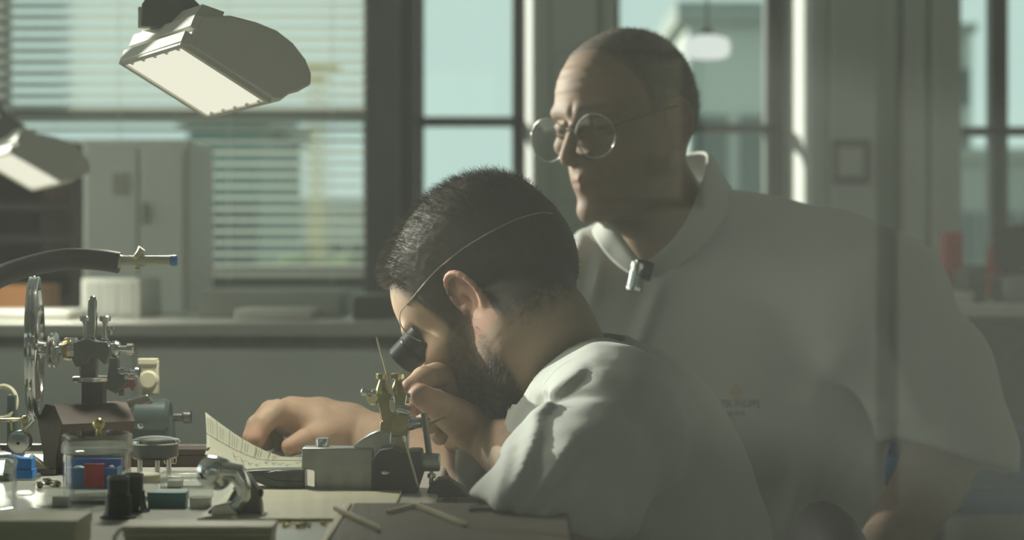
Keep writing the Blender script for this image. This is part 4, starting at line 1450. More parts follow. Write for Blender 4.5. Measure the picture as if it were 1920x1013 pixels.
# ------------------------------------------------------------------ a head (x forward, y to its left, z up; origin between the ears)
def ear_field(Q, side, base):
    out = np.full(len(Q), 1.0, f32)
    m = (Q[:, 1] * side > 0.045) & (Q[:, 2] > -0.07) & (Q[:, 2] < 0.05) & (Q[:, 0] > -0.06) & (Q[:, 0] < 0.045)
    if not m.any():
        return np.minimum(base, out)
    q = Q[m]
    c = np.array((-0.010, side * 0.0765, -0.014), f32)
    a = math.radians(24)
    # local ear axes: u forward, w outward, v up
    u = np.array((math.cos(a), side * math.sin(a) * -1.0, 0.0), f32)
    u = np.array((math.cos(a), -side * math.sin(a), -0.10), f32)
    u /= np.linalg.norm(u)
    w = np.array((math.sin(a), side * math.cos(a), 0.0), f32)
    v = np.cross(u, w) * (1 if side < 0 else 1)
    v = np.array((0.12, 0, 1), f32)
    v -= u * (v @ u)
    v -= w * (v @ w)
    v /= np.linalg.norm(v)
    w = np.cross(v, u) * 1.0
    if w[1] * side < 0:
        w = -w
    l = np.stack([(q - c) @ u, (q - c) @ v, (q - c) @ w], 1)
    # plate leaves the head at the front edge and flares out behind
    d = sd_ell(l, (-0.003, 0.002, 0.000), (0.0175, 0.029, 0.0055))
    d = smin(d, sd_ell(l, (0.004, -0.026, 0.0), (0.009, 0.011, 0.0048)), 0.006)
    pts, n = [], 15
    for i in range(n):
        th = math.radians(-8 + 235 * i / (n - 1))
        x = 0.017 * math.cos(th) * (1.0 if math.cos(th) > 0 else 1.12) - 0.002
        y = 0.0285 * math.sin(th) + 0.004
        pts.append((x, y, 0.0045 + 0.001 * math.sin(th)))
    d = smin(d, chain(l, pts, [0.0026 + 0.0011 * math.sin(PI * i / (n - 1)) for i in range(n)], 0.001), 0.0022)
    # hollow between helix and antihelix, bowl of the ear
    hol = chain(l, [(0.008, 0.019, 0.007), (-0.006, 0.022, 0.007), (-0.0125, 0.010, 0.007), (-0.0125, -0.006, 0.007)], [0.003, 0.0032, 0.0032, 0.0025], 0.002)
    d = smax(d, -hol, 0.002)
    bowl = sd_ell(l, (0.003, -0.004, 0.007), (0.0085, 0.0125, 0.0085))
    d = smax(d, -bowl, 0.003)
    tr = sd_ell(l, (0.0115, -0.005, 0.004), (0.004, 0.006, 0.0045))
    d = smin(d, tr, 0.003)
    stem = sd_ell(l, (0.006, 0.0, -0.008), (0.012, 0.022, 0.009))
    d = smin(d, stem, 0.005)
    out[m] = d
    return smin(base, out, 0.004)


def head_field(Q, neck, nr, g):
    """g: shape options"""
    x, y, z = Q[:, 0], Q[:, 1], Q[:, 2]
    Y = np.abs(y)
    S = np.stack([x, Y, z], 1)
    d = sd_ell(Q, (-0.014, 0, 0.026), (0.100, 0.0765, 0.088))
    d = smin(d, sd_ell(Q, (0.030, 0, 0.028), (0.066, 0.064, 0.066)), 0.02)
    d = smin(d, sd_ell(Q, (-0.045, 0, -0.005), (0.055, 0.060, 0.055)), 0.03)
    d = smin(d, sd_ell(Q, (0.040, 0, -0.042), (0.050, 0.056, 0.068)), 0.025)
    # jaw
    d = smin(d, sd_cap(S, (-0.004, 0.052, -0.045), (0.010, 0.049, -0.082), 0.014, 0.013), 0.02)
    d = smin(d, sd_cap(S, (0.010, 0.049, -0.082), (0.074, 0.014, -0.112), 0.013, 0.014), 0.022)
    d = smin(d, sd_ell(Q, (0.080, 0, -0.108), (0.019, 0.021, 0.016)), 0.014)
    # cheekbones, brow
    d = smin(d, sd_ell(S, (0.060, 0.046, -0.026), (0.024, 0.017, 0.015)), 0.016)
    d = smin(d, sd_cap(S, (0.0945, 0.008, 0.016), (0.080, 0.044, 0.017), 0.0085, 0.008), 0.012)
    # eye sockets
    d = smax(d, -sd_ell(S, (0.100, 0.033, -0.004), (0.020, 0.018, 0.0125)), 0.010)
    # muzzle
    d = smin(d, sd_ell(Q, (0.072, 0, -0.068), (0.030, 0.030, 0.030)), 0.018)
    # nose
    nz = sd_cap(Q, (0.092, 0, 0.008), (0.117 + g.get('nose', 0), 0, -0.036), 0.0075, 0.0098)
    nz = smin(nz, sd_ell(Q, (0.113 + g.get('nose', 0), 0, -0.041), (0.011, 0.0105, 0.009)), 0.006)
    nz = smin(nz, sd_ell(S, (0.103, 0.0115, -0.043), (0.010, 0.0075, 0.0075)), 0.006)
    d = smin(d, nz, 0.010)
    d = smax(d, -sd_ell(S, (0.106, 0.0065, -0.052), (0.006, 0.0035, 0.004)), 0.003)
    # eyeball and lids
    d = smin(d, sd_ell(S, (0.0775, 0.0325, -0.004), (0.0132, 0.0145, 0.0125)), 0.003)
    d = smin(d, sd_cap(S, (0.0895, 0.024, 0.0035), (0.0845, 0.043, 0.001), 0.0028, 0.0028), 0.004)
    d = smin(d, sd_cap(S, (0.0885, 0.025, -0.0125), (0.0835, 0.042, -0.0115), 0.0022, 0.002), 0.005)
    # lips and the line between them
    d = smin(d, sd_cap(S, (0.1005, 0.0, -0.0675), (0.089, 0.022, -0.0725), 0.0048, 0.0025), 0.004)
    d = smin(d, sd_cap(S, (0.0985, 0.0, -0.0785), (0.089, 0.019, -0.0745), 0.0056, 0.0028), 0.004)
    d = smax(d, -chain(S, [(0.1065, 0, -0.0728), (0.101, 0.012, -0.0732), (0.089, 0.026, -0.0745)], [0.0016, 0.0016, 0.0012], 0.001), 0.002)
    # nasolabial fold, forehead wrinkles
    if g.get('old'):
        d = smax(d, -chain(S, [(0.104, 0.018, -0.040), (0.094, 0.029, -0.056), (0.083, 0.034, -0.076)], [0.0022, 0.003, 0.002], 0.001), 0.006)
        fz = sstep(z, 0.03, 0.04) * (1 - sstep(z, 0.075, 0.085)) * sstep(x, 0.05, 0.075)
        d = d + 0.0004 * np.sin(z * 2 * PI / 0.0125 + Y * 18) * fz
        d = smin(d, sd_ell(S, (0.030, 0.030, -0.112), (0.035, 0.02, 0.016)), 0.02)
    d = ear_field(Q, 1, d)
    d = ear_field(Q, -1, d)
    # neck
    d = smin(d, chain(Q, neck, nr, 0.02), 0.022)
    return d


def cranium_field(Q):
    d = sd_ell(Q, (-0.014, 0, 0.026), (0.100, 0.0765, 0.088))
    d = smin(d, sd_ell(Q, (0.030, 0, 0.028), (0.066, 0.064, 0.066)), 0.02)
    d = smin(d, sd_ell(Q, (-0.045, 0, -0.005), (0.055, 0.060, 0.055)), 0.03)
    return smin(d, sd_ell(Q, (0.040, 0, -0.042), (0.050, 0.056, 0.068)), 0.025)


def strands(v, nrm, w, count, length, lean, width, jit=0.5, seed=1):
    """thin tapered hairs growing from points with weight w; returns tri verts/faces as degenerate quads"""
    r = np.random.default_rng(seed)
    p = w / w.sum()
    i = r.choice(len(v), count, p=p)
    base = v[i] + r.normal(0, 0.0012, (count, 3))
    dirn = nrm[i] + np.asarray(lean) + r.normal(0, jit, (count, 3)) * 0.5
    dirn /= np.linalg.norm(dirn, axis=1, keepdims=True)
    L = (length(v[i]) if callable(length) else length) * r.uniform(0.6, 1.25, count)
    side = np.cross(dirn, r.normal(0, 1, (count, 3)))
    side /= np.linalg.norm(side, axis=1, keepdims=True)
    curl = np.asarray(lean) * 0.6 + r.normal(0, 0.25, (count, 3))
    mid = base + dirn * (L * 0.55)[:, None]
    tip = mid + (dirn + curl) * (L * 0.5)[:, None]
    b0 = base - dirn * 0.002
    vs = np.stack([b0 - side * width, b0 + side * width, mid + side * width * .7, mid - side * width * .7, tip + side * width * .15, tip - side * width * .15], 1).reshape(-1, 3)
    k = np.arange(count)[:, None] * 6
    f = np.concatenate([k + np.array([[0, 1, 2, 3]]), k + np.array([[3, 2, 4, 5]])])
    return vs.astype(f32), f


def put(v, R, o, s=1.0):
    return (v * s) @ R.T + np.asarray(o, f32)


def merge(parts):
    vs, fs, cs, k = [], [], [], 0
    for v, f, c in parts:
        vs.append(v)
        fs.append(f + k)
        cs.append(c)
        k += len(v)
    return np.concatenate(vs), np.concatenate(fs), np.concatenate(cs)


def A(px, py, d):
    return np.array(P(px, py, d), f32)


M['skin'] = attr_mat('skin', 0.62, sss=0.10, spec=0.3)
M['hair'] = attr_mat('hair', 0.6, bump=0.3, bscale=1200, spec=0.25)
M['shirt1'] = fabric('grey_white_cotton', (0.43, 0.45, 0.42))
M['shirt2'] = fabric('white_knit_cotton', (0.46, 0.475, 0.45))
M['collar2'] = fabric('ribbed_collar_knit', (0.55, 0.56, 0.52), 1500)
M['trousers'] = fabric('dark_trouser_cloth', (0.05, 0.055, 0.06))
M['shoe'] = mat('shoe_leather', (0.03, 0.028, 0.026), 0.4)
M['thread_dark'] = mat('dark_embroidery', (0.045, 0.05, 0.045), 0.8)
M['thread_gold'] = mat('golden_embroidery', (0.50, 0.27, 0.07), 0.7)

SKIN1 = np.array((0.40, 0.275, 0.19), f32)
SKIN2 = np.array((0.38, 0.26, 0.19), f32)
BROWN = np.array((0.035, 0.027, 0.020), f32)
GREYH = np.array((0.16, 0.135, 0.11), f32)


def mixc(c, k, w):
    return c * (1 - w[:, None]) + np.asarray(k, f32) * w[:, None]


# =============================== person 1: the watchmaker, bent over the vise in profile
S1 = 0.915
R1 = frame((-0.91, 0.42), 41, 0)
O1 = A(914, 550, 1.985)          # between the ears
def inv1(p):
    return ((np.asarray(p, f32) - O1) @ R1) / S1
neck1 = [np.array((-0.022, 0, -0.03), f32), inv1(A(1005, 620, 1.925)), inv1(A(1095, 745, 1.94))]
nr1 = [0.050, 0.056, 0.052]
hv, hf = surface(lambda Q: head_field(Q, neck1, nr1, {}), (-0.19, -0.115, -0.20), (0.14, 0.115, 0.135), 0.0022)


def hairline1(Q):
    x, z = Q[:, 0], Q[:, 2]
    lim = np.interp(x, [-0.11, -0.06, -0.035, -0.024, -0.012, 0.0, 0.010, 0.030, 0.042, 0.055, 0.085, 0.12],
                    [-0.078, -0.074, -0.062, -0.045, 0.010, 0.014, -0.020, -0.026, 0.022, 0.050, 0.074, 0.085])
    return z - lim


def beard1(Q):
    x, y, z = Q[:, 0], np.abs(Q[:, 1]), Q[:, 2]
    top = np.interp(x, [-0.01, 0.012, 0.03, 0.055, 0.075, 0.095, 0.12], [-0.035, 0.010, -0.008, -0.034, -0.046, -0.050, -0.050])
    low = np.interp(x, [-0.02, 0.01, 0.05, 0.10], [-0.080, -0.118, -0.140, -0.15])
    m = sstep(top - z, -0.006, 0.010) * sstep(z - low, -0.008, 0.012) * sstep(x, -0.014, 0.010)
    lips = np.exp(-((z + 0.073) / 0.006) ** 2) * (y < 0.02) * (x > 0.09)
    return m * (1 - lips)


hw = sstep(hairline1(hv) + 0.006 * vnoise(hv, 160) + 0.004 * vnoise(hv, 420), -0.016, 0.022)
bw_ = beard1(hv)
neckz = sstep(-0.062 - hv[:, 2], -0.02, 0.02)
col1 = np.repeat(SKIN1[None], len(hv), 0)
earm = (np.abs(hv[:, 1]) > 0.066) & (hv[:, 2] < 0.03) & (hv[:, 2] > -0.055) & (cranium_field(hv) > 0.005) & (hv[:, 0] > -0.030)
col1 = mixc(col1, (0.52, 0.24, 0.16), 0.55 * earm.astype(f32))
nb = 0.75 + 0.25 * vnoise(hv, 300)
col1 = mixc(col1, (0.06, 0.046, 0.034), np.clip(bw_ * (0.72 + 0.25 * sstep(-0.05 - hv[:, 2], 0, 0.04)) * nb, 0, 1))
col1 = mixc(col1, BROWN, np.clip(hw, 0, 1) * (~earm))
brow = np.exp(-((hv[:, 2] - 0.022) / 0.005) ** 2) * (np.abs(hv[:, 1]) > 0.012) * (np.abs(hv[:, 1]) < 0.05) * (hv[:, 0] > 0.07)
col1 = mixc(col1, BROWN, 0.85 * brow)
nh1 = vnormals(hv, hf)
hvw = put(hv, R1, O1, S1)

# hair cap
def thick1(Q):
    x, z = Q[:, 0], Q[:, 2]
    t = sstep(hairline1(Q) + 0.006 * vnoise(Q, 160), -0.002, 0.034)
    topw = sstep(z, 0.035, 0.085)
    th = 0.0022 + 0.0045 * topw + 0.002 * sstep(x, 0.03, 0.07) * topw
    n = 0.0006 * vnoise(Q, (70, 380, 180)) + 0.0006 * vnoise(Q, (200, 600, 300))
    return np.where(t > 0, t * (th + n * (0.35 + topw)), -0.003) - 0.003 * (1 - t)
cv, cf_ = surface(lambda Q: cranium_field(Q) - thick1(Q), (-0.135, -0.10, -0.085), (0.125, 0.10, 0.14), 0.0022)
keep = (thick1(cv) > -0.0006)
cf_ = cf_[keep[cf_].all(1)]
cn = vnormals(cv, cf_)
tw = sstep(cv[:, 2], 0.03, 0.09)
hc_ = mixc(np.repeat(BROWN[None], len(cv), 0), BROWN * 1.9, np.clip(0.5 + 0.5 * vnoise(cv, (120, 500, 200)), 0, 1) * 0.6)
hwc = sstep(hairline1(cv) + 0.006 * vnoise(cv, 160) + 0.004 * vnoise(cv, 420), -0.016, 0.022)
hc_ = SKIN1[None] * (1 - hwc[:, None]) + hc_ * hwc[:, None]
wgt = np.where(keep, 0.25 + 1.6 * tw + 2.2 * tw * sstep(cv[:, 0], 0.0, 0.06), 0)
sv, sf = strands(cv, cn, wgt, 16000, lambda p: 0.003 + 0.006 * sstep(p[:, 2], 0.03, 0.09), (0.45, 0, 0.05), 0.00017, 0.8, 3)
sc1 = np.repeat((BROWN * 1.6)[None], len(sv), 0)
hairv, hairf, hairc = merge([(cv, cf_, hc_), (sv, sf, sc1)])

# beard hairs
bsel = np.where(bw_ > 0.25, bw_ * (0.3 + 1.2 * sstep(-0.06 - hv[:, 2], -0.01, 0.05)), 0)
bv_, bf_ = strands(hv, nh1, bsel, 9000, lambda p: 0.0035 + 0.006 * sstep(-0.06 - p[:, 2], -0.01, 0.05), (0.1, 0, -0.5), 0.00016, 0.6, 5)
bc_ = np.repeat((BROWN * 1.5)[None], len(bv_), 0)


# hands and forearms of the watchmaker
def tube_hand(fields, k=0.006):
    def fn(Q):
        d = None
        for pts, rs, kk in fields:
            e = chain(Q, pts, rs, 0.003)
            d = e if d is None else smin(d, e, kk)
        return d
    return fn


mm_ = 0.001
# near (left) hand pinching the tool
near = [
    ([A(1040, 960, 1.69), A(990, 872, 1.86), A(926, 822, 1.995)], [.038, .033, .028], .010),
    ([A(920, 818, 1.998), A(876, 800, 2.000), A(852, 774, 1.992)], [.028, .029, .023], .012),
    ([A(908, 812, 2.02), A(864, 782, 2.025), A(842, 757, 2.018)], [.023, .021, .018], .012),
    ([A(890, 806, 1.970), A(852, 780, 1.925), A(815, 757, 1.878), A(788, 741, 1.850)], [.022, .0172, .0132, .0108], .008),
]
near_f = [
    ([A(850, 752, 1.990), A(826, 702, 1.955), A(794, 710, 1.895), A(770, 728, 1.858)], [.0148, .0126, .0112, .0090]),
    ([A(852, 764, 2.002), A(818, 726, 1.975), A(790, 745, 1.920), A(776, 764, 1.884)], [.0142, .0118, .0104, .0086]),
    ([A(858, 782, 2.012), A(822, 762, 1.995), A(800, 778, 1.945), A(804, 798, 1.918)], [.0135, .0115, .0102, .0086]),
    ([A(866, 798, 2.020), A(834, 790, 2.005), A(816, 804, 1.965), A(824, 820, 1.944)], [.0122, .0102, .0092, .008]),
]
def hand_field(blocks, fingers):
    def fn(Q):
        d = None
        for pts, rs, kk in blocks:
            e = chain(Q, pts, rs, 0.004)
            d = e if d is None else smin(d, e, kk)
        for pts, rs in fingers:
            e = None
            for i in range(len(pts) - 1):
                c = sd_cap(Q, pts[i], pts[i + 1], rs[i], rs[i + 1])
                e = c if e is None else smin(e, c, 0.002)
            near_root = np.linalg.norm(Q - np.asarray(pts[0], f32), axis=1)
            kk = 0.0012 + 0.009 * (1 - sstep(near_root, 0.006, 0.022))
            d = smin(d, e, kk)
        d = d + 0.0005 * vnoise(Q, 90) + 0.00025 * vnoise(Q, 260)
        return d
    return fn


def bounds(blocks, fingers, pad=0.012):
    pts = np.array([p for b in blocks for p in b[0]] + [p for b in fingers for p in b[0]])
    rr = np.array([r for b in blocks for r in b[1]] + [r for b in fingers for r in b[1]])
    return (pts - rr[:, None]).min(0) - pad, (pts + rr[:, None]).max(0) + pad


def skin_cols(v, n_, base, tips):
    c = np.repeat(base[None], len(v), 0)
    for t, r in tips:
        w = np.exp(-(np.linalg.norm(v - np.asarray(t, f32), axis=1) / r) ** 2)
        c = mixc(c, (0.50, 0.22, 0.15), 0.5 * w)
    return c * (1 + 0.08 * vnoise(v, 120))[:, None]


lo_, hi_ = bounds(near, near_f)
nv, nf = surface(hand_field(near, near_f), lo_, hi_, 0.0021)
nc = skin_cols(nv, None, SKIN1, [(A(770, 728, 1.858), .013), (A(788, 741, 1.850), .012), (A(776, 764, 1.884), .012), (A(804, 798, 1.918), .012)])

far = [
    ([A(878, 930, 1.985), A(760, 850, 2.06), A(655, 806, 2.125)], [.040, .033, .025], .010),
    ([A(655, 806, 2.125), A(600, 792, 2.125), A(548, 782, 2.118)], [.025, .026, .022], .012),
    ([A(640, 800, 2.10), A(598, 798, 2.092), A(560, 790, 2.088)], [.022, .020, .016], .012),
    ([A(640, 810, 2.09), A(604, 820, 2.072), A(572, 826, 2.060), A(545, 838, 2.052)], [.019, .0145, .0115, .0095], .007),
]
far_f = [
    ([A(560, 786, 2.088), A(520, 772, 2.072), A(492, 796, 2.060), A(480, 824, 2.052)], [.015, .0125, .0112, .0095]),
    ([A(556, 784, 2.105), A(508, 772, 2.098), A(480, 800, 2.086), A(470, 820, 2.080)], [.0145, .012, .0105, .009]),
    ([A(558, 788, 2.125), A(510, 780, 2.126), A(492, 808, 2.116), A(500, 830, 2.106)], [.014, .0115, .010, .0088]),
    ([A(566, 794, 2.142), A(524, 792, 2.150), A(512, 816, 2.142), A(522, 834, 2.132)], [.012, .010, .0088, .0078]),
]
lo_, hi_ = bounds(far, far_f)
fv, ff = surface(hand_field(far, far_f), lo_, hi_, 0.0023)
fc = skin_cols(fv, None, SKIN1, [(A(480, 824, 2.052), .014), (A(470, 820, 2.08), .012), (A(545, 838, 2.052), .012)])

# hidden core of the body so that head, arms and trunk are one figure
def core1(Q):
    d = chain(Q, [A(1095, 745, 1.94), A(1170, 850, 1.94), A(1230, 1020, 1.94), A(1260, 1250, 1.94)], [.06, .08, .085, .09], .03)
    d = smin(d, chain(Q, [A(1160, 820, 1.82), A(1120, 850, 1.76), A(1005, 985, 1.66)], [.035, .035, .035], .02), .02)
    return smin(d, chain(Q, [A(1120, 800, 2.06), A(1060, 820, 2.07), A(880, 930, 1.985)], [.05, .045, .038], .02), .02)
kv, kf = surface(core1, A(820, 1480, 1.50) - 0.02, A(1480, 690, 2.2) + 0.02, 0.011)
kc = np.repeat(SKIN1[None], len(kv), 0)
pv, pf_, pc = merge([(hvw, hf, col1), (nv, nf, nc), (fv, ff, fc), (kv, kf, kc)])
BASE1 = (float(A(1260, 470, 1.94)[0]), 1.94, 0.0)
man1 = np_mesh('person', pv, pf_, 'skin', pc, None, BASE1)
man1.location = BASE1
tag(man1, 'bearded dark-haired person in grey-white shirt bending over the vise, seen in profile', 'person')
hv_ = put(hairv, R1, O1, S1)
np_mesh('hair', hv_, hairf, 'hair', hairc, man1, BASE1)
np_mesh('beard', put(bv_, R1, O1, S1), bf_, 'hair', bc_, man1, BASE1)


# shirt of the watchmaker
def crease(Q, a, b, amp, w, ymax=9):
    """ridge running along the line a-b (seen across x/z), fading at the ends"""
    a, b = np.asarray(a, f32)[[0, 2]], np.asarray(b, f32)[[0, 2]]
    q = Q[:, [0, 2]] - a
    ab = b - a
    L2 = float(ab @ ab)
    t = q @ ab / L2
    dist = (q[:, 0] * ab[1] - q[:, 1] * ab[0]) / math.sqrt(L2)
    win = np.clip(t, 0, 1) * np.clip(1 - t, 0, 1) * 4
    win = np.where((t > 0) & (t < 1), win, 0) ** 0.6 * (Q[:, 1] < ymax)
    return amp * win * (np.exp(-(dist / w) ** 2) - 0.55 * np.exp(-((dist - 1.9 * w) / (1.3 * w)) ** 2))


def plane(Q, p, n):
    n = np.asarray(n, f32)
    return (Q - np.asarray(p, f32)) @ (n / np.linalg.norm(n))


def shirt1(Q):
    d = sd_ell(Q, A(1150, 868, 1.93), (.106, .175, .112), None)
    d = smin(d, sd_ell(Q, A(1225, 1000, 1.93), (.092, .165, .14)), .05)
    d = smin(d, sd_cap(Q, A(1245, 1080, 1.93), A(1262, 1300, 1.93), .105, .12), .05)
    d = smin(d, sd_ell(Q, A(1086, 810, 1.91), (.050, .09, .060)), .03)
    # shoulders
    d = smin(d, chain(Q, [A(1092, 712, 1.925), A(1160, 775, 1.80), A(1150, 820, 1.752)], [.044, .058, .060], .02), .025)
    d = smin(d, chain(Q, [A(1085, 712, 1.95), A(1130, 770, 2.05), A(1100, 800, 2.085)], [.046, .058, .060], .02), .035)
    # near sleeve with hem
    e = chain(Q, [A(1150, 820, 1.752), A(1074, 902, 1.67), A(990, 1000, 1.575)], [.060, .060, .057], .02)
    e = smax(e, plane(Q, A(925, 944, 1.66), (-.31, -.10, -.95)), .003)
    d = smin(d, e, .022)
    # far sleeve with cuff
    e = chain(Q, [A(1100, 800, 2.085), A(980, 865, 2.05), A(870, 925, 1.99)], [.060, .052, .047], .02)
    e = smax(e, plane(Q, A(868, 905, 2.0), (-.9, .2, -.5)), .003)
    d = smin(d, e, .02)
    # creases
    d = d - crease(Q, A(965, 735, 1.86), A(935, 905, 1.7), 0.0027, .010)
    d = d - crease(Q, A(1150, 735, 1.8), A(955, 885, 1.68), 0.0042, .011, 1.9)
    d = d - crease(Q, A(1010, 760, 1.8), A(935, 935, 1.68), 0.0034, .008, 1.9)
    d = d - crease(Q, A(1110, 830, 1.75), A(965, 950, 1.66), 0.0037, .010, 1.9)
    d = d - crease(Q, A(1200, 720, 1.8), A(1090, 960, 1.75), 0.0030, .013, 1.9)
    d = d - crease(Q, A(1210, 800, 1.8), A(1330, 1010, 1.8), 0.0030, .014)
    d = d - crease(Q, A(1100, 880, 1.8), A(1230, 1010, 1.8), 0.0037, .012, 1.9)
    d = d - crease(Q, A(1120, 640, 1.9), A(1010, 720, 1.85), 0.0019, .006)
    d = d - crease(Q, A(900, 850, 2.0), A(880, 940, 2.0), 0.0030, .006)
    d = d - crease(Q, A(930, 860, 2.0), A(870, 900, 2.0), 0.0030, .006)
    for (x0, y0, x1, y1, am, ww) in ((925, 950, 1015, 770, .0058, .0050), (945, 955, 1075, 800, .0064, .0052), (975, 965, 1095, 850, .0056, .0050),
                                     (922, 930, 958, 815, .0045, .0045), (1000, 965, 1050, 870, .0048, .0050), (985, 790, 1100, 690, .0040, .0055)):
        d = d - crease(Q, A(x0, y0, 1.65), A(x1, y1, 1.70), am, ww, 1.86)
    d = d - 0.0035 * vnoise(Q, (16, 16, 22)) - 0.0016 * vnoise(Q, (45, 45, 30))
    # neckline
    nk = chain(Q, [A(960, 600, 1.91), A(1005, 620, 1.925), A(1095, 745, 1.94)], [.056, .0585, .066], .02)
    d = smax(d, -nk, .003)
    return smax(d, plane(Q, A(1040, 668, 1.90), (-.62, -.05, .78)) - 0.014, .006)


sv1, sf1 = surface(shirt1, A(845, 1300, 1.50) - 0.01, A(1450, 590, 2.18) + 0.01, 0.0040)
sh1 = np_mesh('shirt', sv1, sf1, 'shirt1', None, man1, BASE1)
# hem of the near sleeve, lying on the arm board
hm_ = [Vector(tuple(A(x, y, dd))) - Vector(BASE1) for x, y, dd in ((922, 938, 1.615), (935, 946, 1.602), (960, 954, 1.588), (985, 963, 1.574), (1012, 972, 1.561), (1042, 983, 1.548))]
MB().tube(smooth_path(hm_, 4), 0.0024, 8).build('hem', 'shirt1', sh1)


def trousers(name, hips, knees, feet, rh, rk, rf, parent, base):
    def fn(Q):
        d = sd_cap(Q, hips[0], hips[1], rh)
        for s in (0, 1):
            d = smin(d, chain(Q, [hips[s], knees[s], feet[s]], [rh * .95, rk, rf], .03), .04)
        return d + 0.004 * vnoise(Q, (14, 14, 20))
    allp = np.array(list(hips) + list(knees) + list(feet))
    v, f = surface(fn, allp.min(0) - rh - .03, allp.max(0) + rh + .03, 0.014)
    o = np_mesh(name, v, f, 'trousers', None, parent, base)
    for s in (0, 1):
        fp = Vector(tuple(feet[s]))
        m = MB(1, -Vector(base))
        m.ball((fp.x - 0.06, fp.y, 0.045), (0.14, 0.05, 0.045), 14)
        m.build('shoe', 'shoe', parent)
    return o


hx = float(A(1262, 470, 1.93)[0])
trousers('trousers', [np.array((hx, 1.84, .66), f32), np.array((hx, 2.02, .66), f32)],
         [np.array((hx - .40, 1.80, .64), f32), np.array((hx - .40, 2.06, .64), f32)],
         [np.array((hx - .36, 1.80, .12), f32), np.array((hx - .36, 2.06, .12), f32)], .095, .065, .055, man1, BASE1)

# loupe at his eye with its wire
lp = Thing('head_loupe', 'black eye loupe on a thin wire band worn by the bearded person', 'loupe', 788, 655, 1.87)
la, lb2 = [Vector(tuple(map(float, p))) for p in put(np.array([(0.070, 0.041, 0.001), (0.109, 0.045, -0.003)], f32), R1, O1, S1)]
mb_ = MB(1, -lp.o.location)
mb_.lathe(la, lb2, [(0, .0185), (.10, .019), (.12, .0175), (.42, .0175), (.46, .0155), (.5, .0155), (.52, .0168), (.95, .0168), (1, .0150), (1, .0125), (.9, .0125), (.9, .0002)], 32, cap=False)
mb_.build('barrel', 'black', lp.o)
MB(1, -lp.o.location).lathe(la.lerp(lb2, .47), la.lerp(lb2, .50), [(0, .0158), (.5, .0172), (1, .0158)], 32, cap=False).build('ring', 'steel', lp.o)
# wire runs on the skull: follow the cranium from the brow to the back of the head
def on_head(px, py, extra=0.0012):
    best = None
    tree = on_head.tree
    o = Vector((0, 0, ZC))
    dr = (P(px, py, 1.9) - o).normalized()
    h = tree.ray_cast(o, dr)
    if h[0] is None:
        return None
    return h[0] - dr * extra
hm = np.concatenate([hvw, hv_[:len(cv)]])
hmf = np.concatenate([hf, cf_ + len(hvw)])
on_head.tree = BVHTree.FromPolygons([tuple(map(float, p)) for p in hm], [tuple(map(int, q)) for q in hmf])
wp_ = [(762, 572), (775, 556), (790, 538), (806, 520), (826, 500), (850, 480), (880, 458), (910, 440), (940, 424), (970, 411), (1000, 402), (1020, 399), (1036, 401)]
wpts = [on_head(*q) for q in wp_]
wpts = [p for p in wpts if p is not None]
if len(wpts) > 3:
    MB(1, -lp.o.location).tube(smooth_path(wpts, 4), 0.0007, 6).build('wire_band', 'steel', lp.o)
cl_ = [Vector(tuple(A(x, y, dd))) for x, y, dd in ((764, 572, 1.885), (752, 585, 1.90), (750, 604, 1.905), (760, 622, 1.905), (776, 634, 1.90), (790, 640, 1.895))]
MB(1, -lp.o.location).tube(smooth_path(cl_, 4), 0.0005, 6).build('wire_loop', 'steel', lp.o)

# =============================== person 2: the older man looking on
S2 = 0.94
R2 = frame((-0.67, -0.74), 8, -2)
O2 = A(1170, 222, 2.47)
def inv2(p):
    return ((np.asarray(p, f32) - O2) @ R2) / S2
neck2 = [np.array((-0.02, 0, -0.04), f32), inv2(A(1240, 400, 2.51)), inv2(A(1290, 540, 2.60))]
nr2 = [0.052, 0.058, 0.058]
gv_, gf_ = surface(lambda Q: head_field(Q, neck2, nr2, {'old': 1, 'nose': 0.004}), (-0.20, -0.115, -0.26), (0.145, 0.13, 0.135), 0.0024)
def hairline2(Q):
    x, z = Q[:, 0], Q[:, 2]
    lim = np.interp(x, [-0.11, -0.06, -0.035, -0.02, 0.0, 0.012, 0.028, 0.040, 0.055, 0.085, 0.12],
                    [-0.050, -0.046, -0.035, 0.016, 0.018, -0.002, -0.006, 0.040, 0.075, 0.095, 0.11])
    return z - lim
col2 = np.repeat(SKIN2[None], len(gv_), 0)
hw2 = sstep(hairline2(gv_), -0.008, 0.018)
earm2 = (np.abs(gv_[:, 1]) > 0.066) & (gv_[:, 2] < 0.03) & (gv_[:, 2] > -0.055) & (cranium_field(gv_) > 0.005) & (gv_[:, 0] > -0.045)
col2 = mixc(col2, GREYH, np.clip(hw2 * (0.62 + 0.25 * vnoise(gv_, 350)), 0, 1) * (~earm2))
st2 = sstep(-0.045 - gv_[:, 2], -0.01, 0.02) * sstep(gv_[:, 0], 0.0, 0.03) * sstep(gv_[:, 2] + 0.14, -0.01, 0.02)
col2 = mixc(col2, (0.20, 0.15, 0.115), 0.35 * st2)
lipm = np.exp(-((gv_[:, 2] + 0.0735) / 0.008) ** 2) * (np.abs(gv_[:, 1]) < 0.022) * (gv_[:, 0] > 0.088)
col2 = mixc(col2, (0.30, 0.13, 0.10), 0.6 * lipm)
brow2 = np.exp(-((gv_[:, 2] - 0.020) / 0.0045) ** 2) * (np.abs(gv_[:, 1]) > 0.012) * (np.abs(gv_[:, 1]) < 0.048) * (gv_[:, 0] > 0.07)
col2 = mixc(col2, (0.14, 0.11, 0.085), 0.7 * brow2)
e_ = np.stack([gv_[:, 0], np.abs(gv_[:, 1]), gv_[:, 2]], 1) - np.array((0.0905, 0.0325, -0.0062), f32)
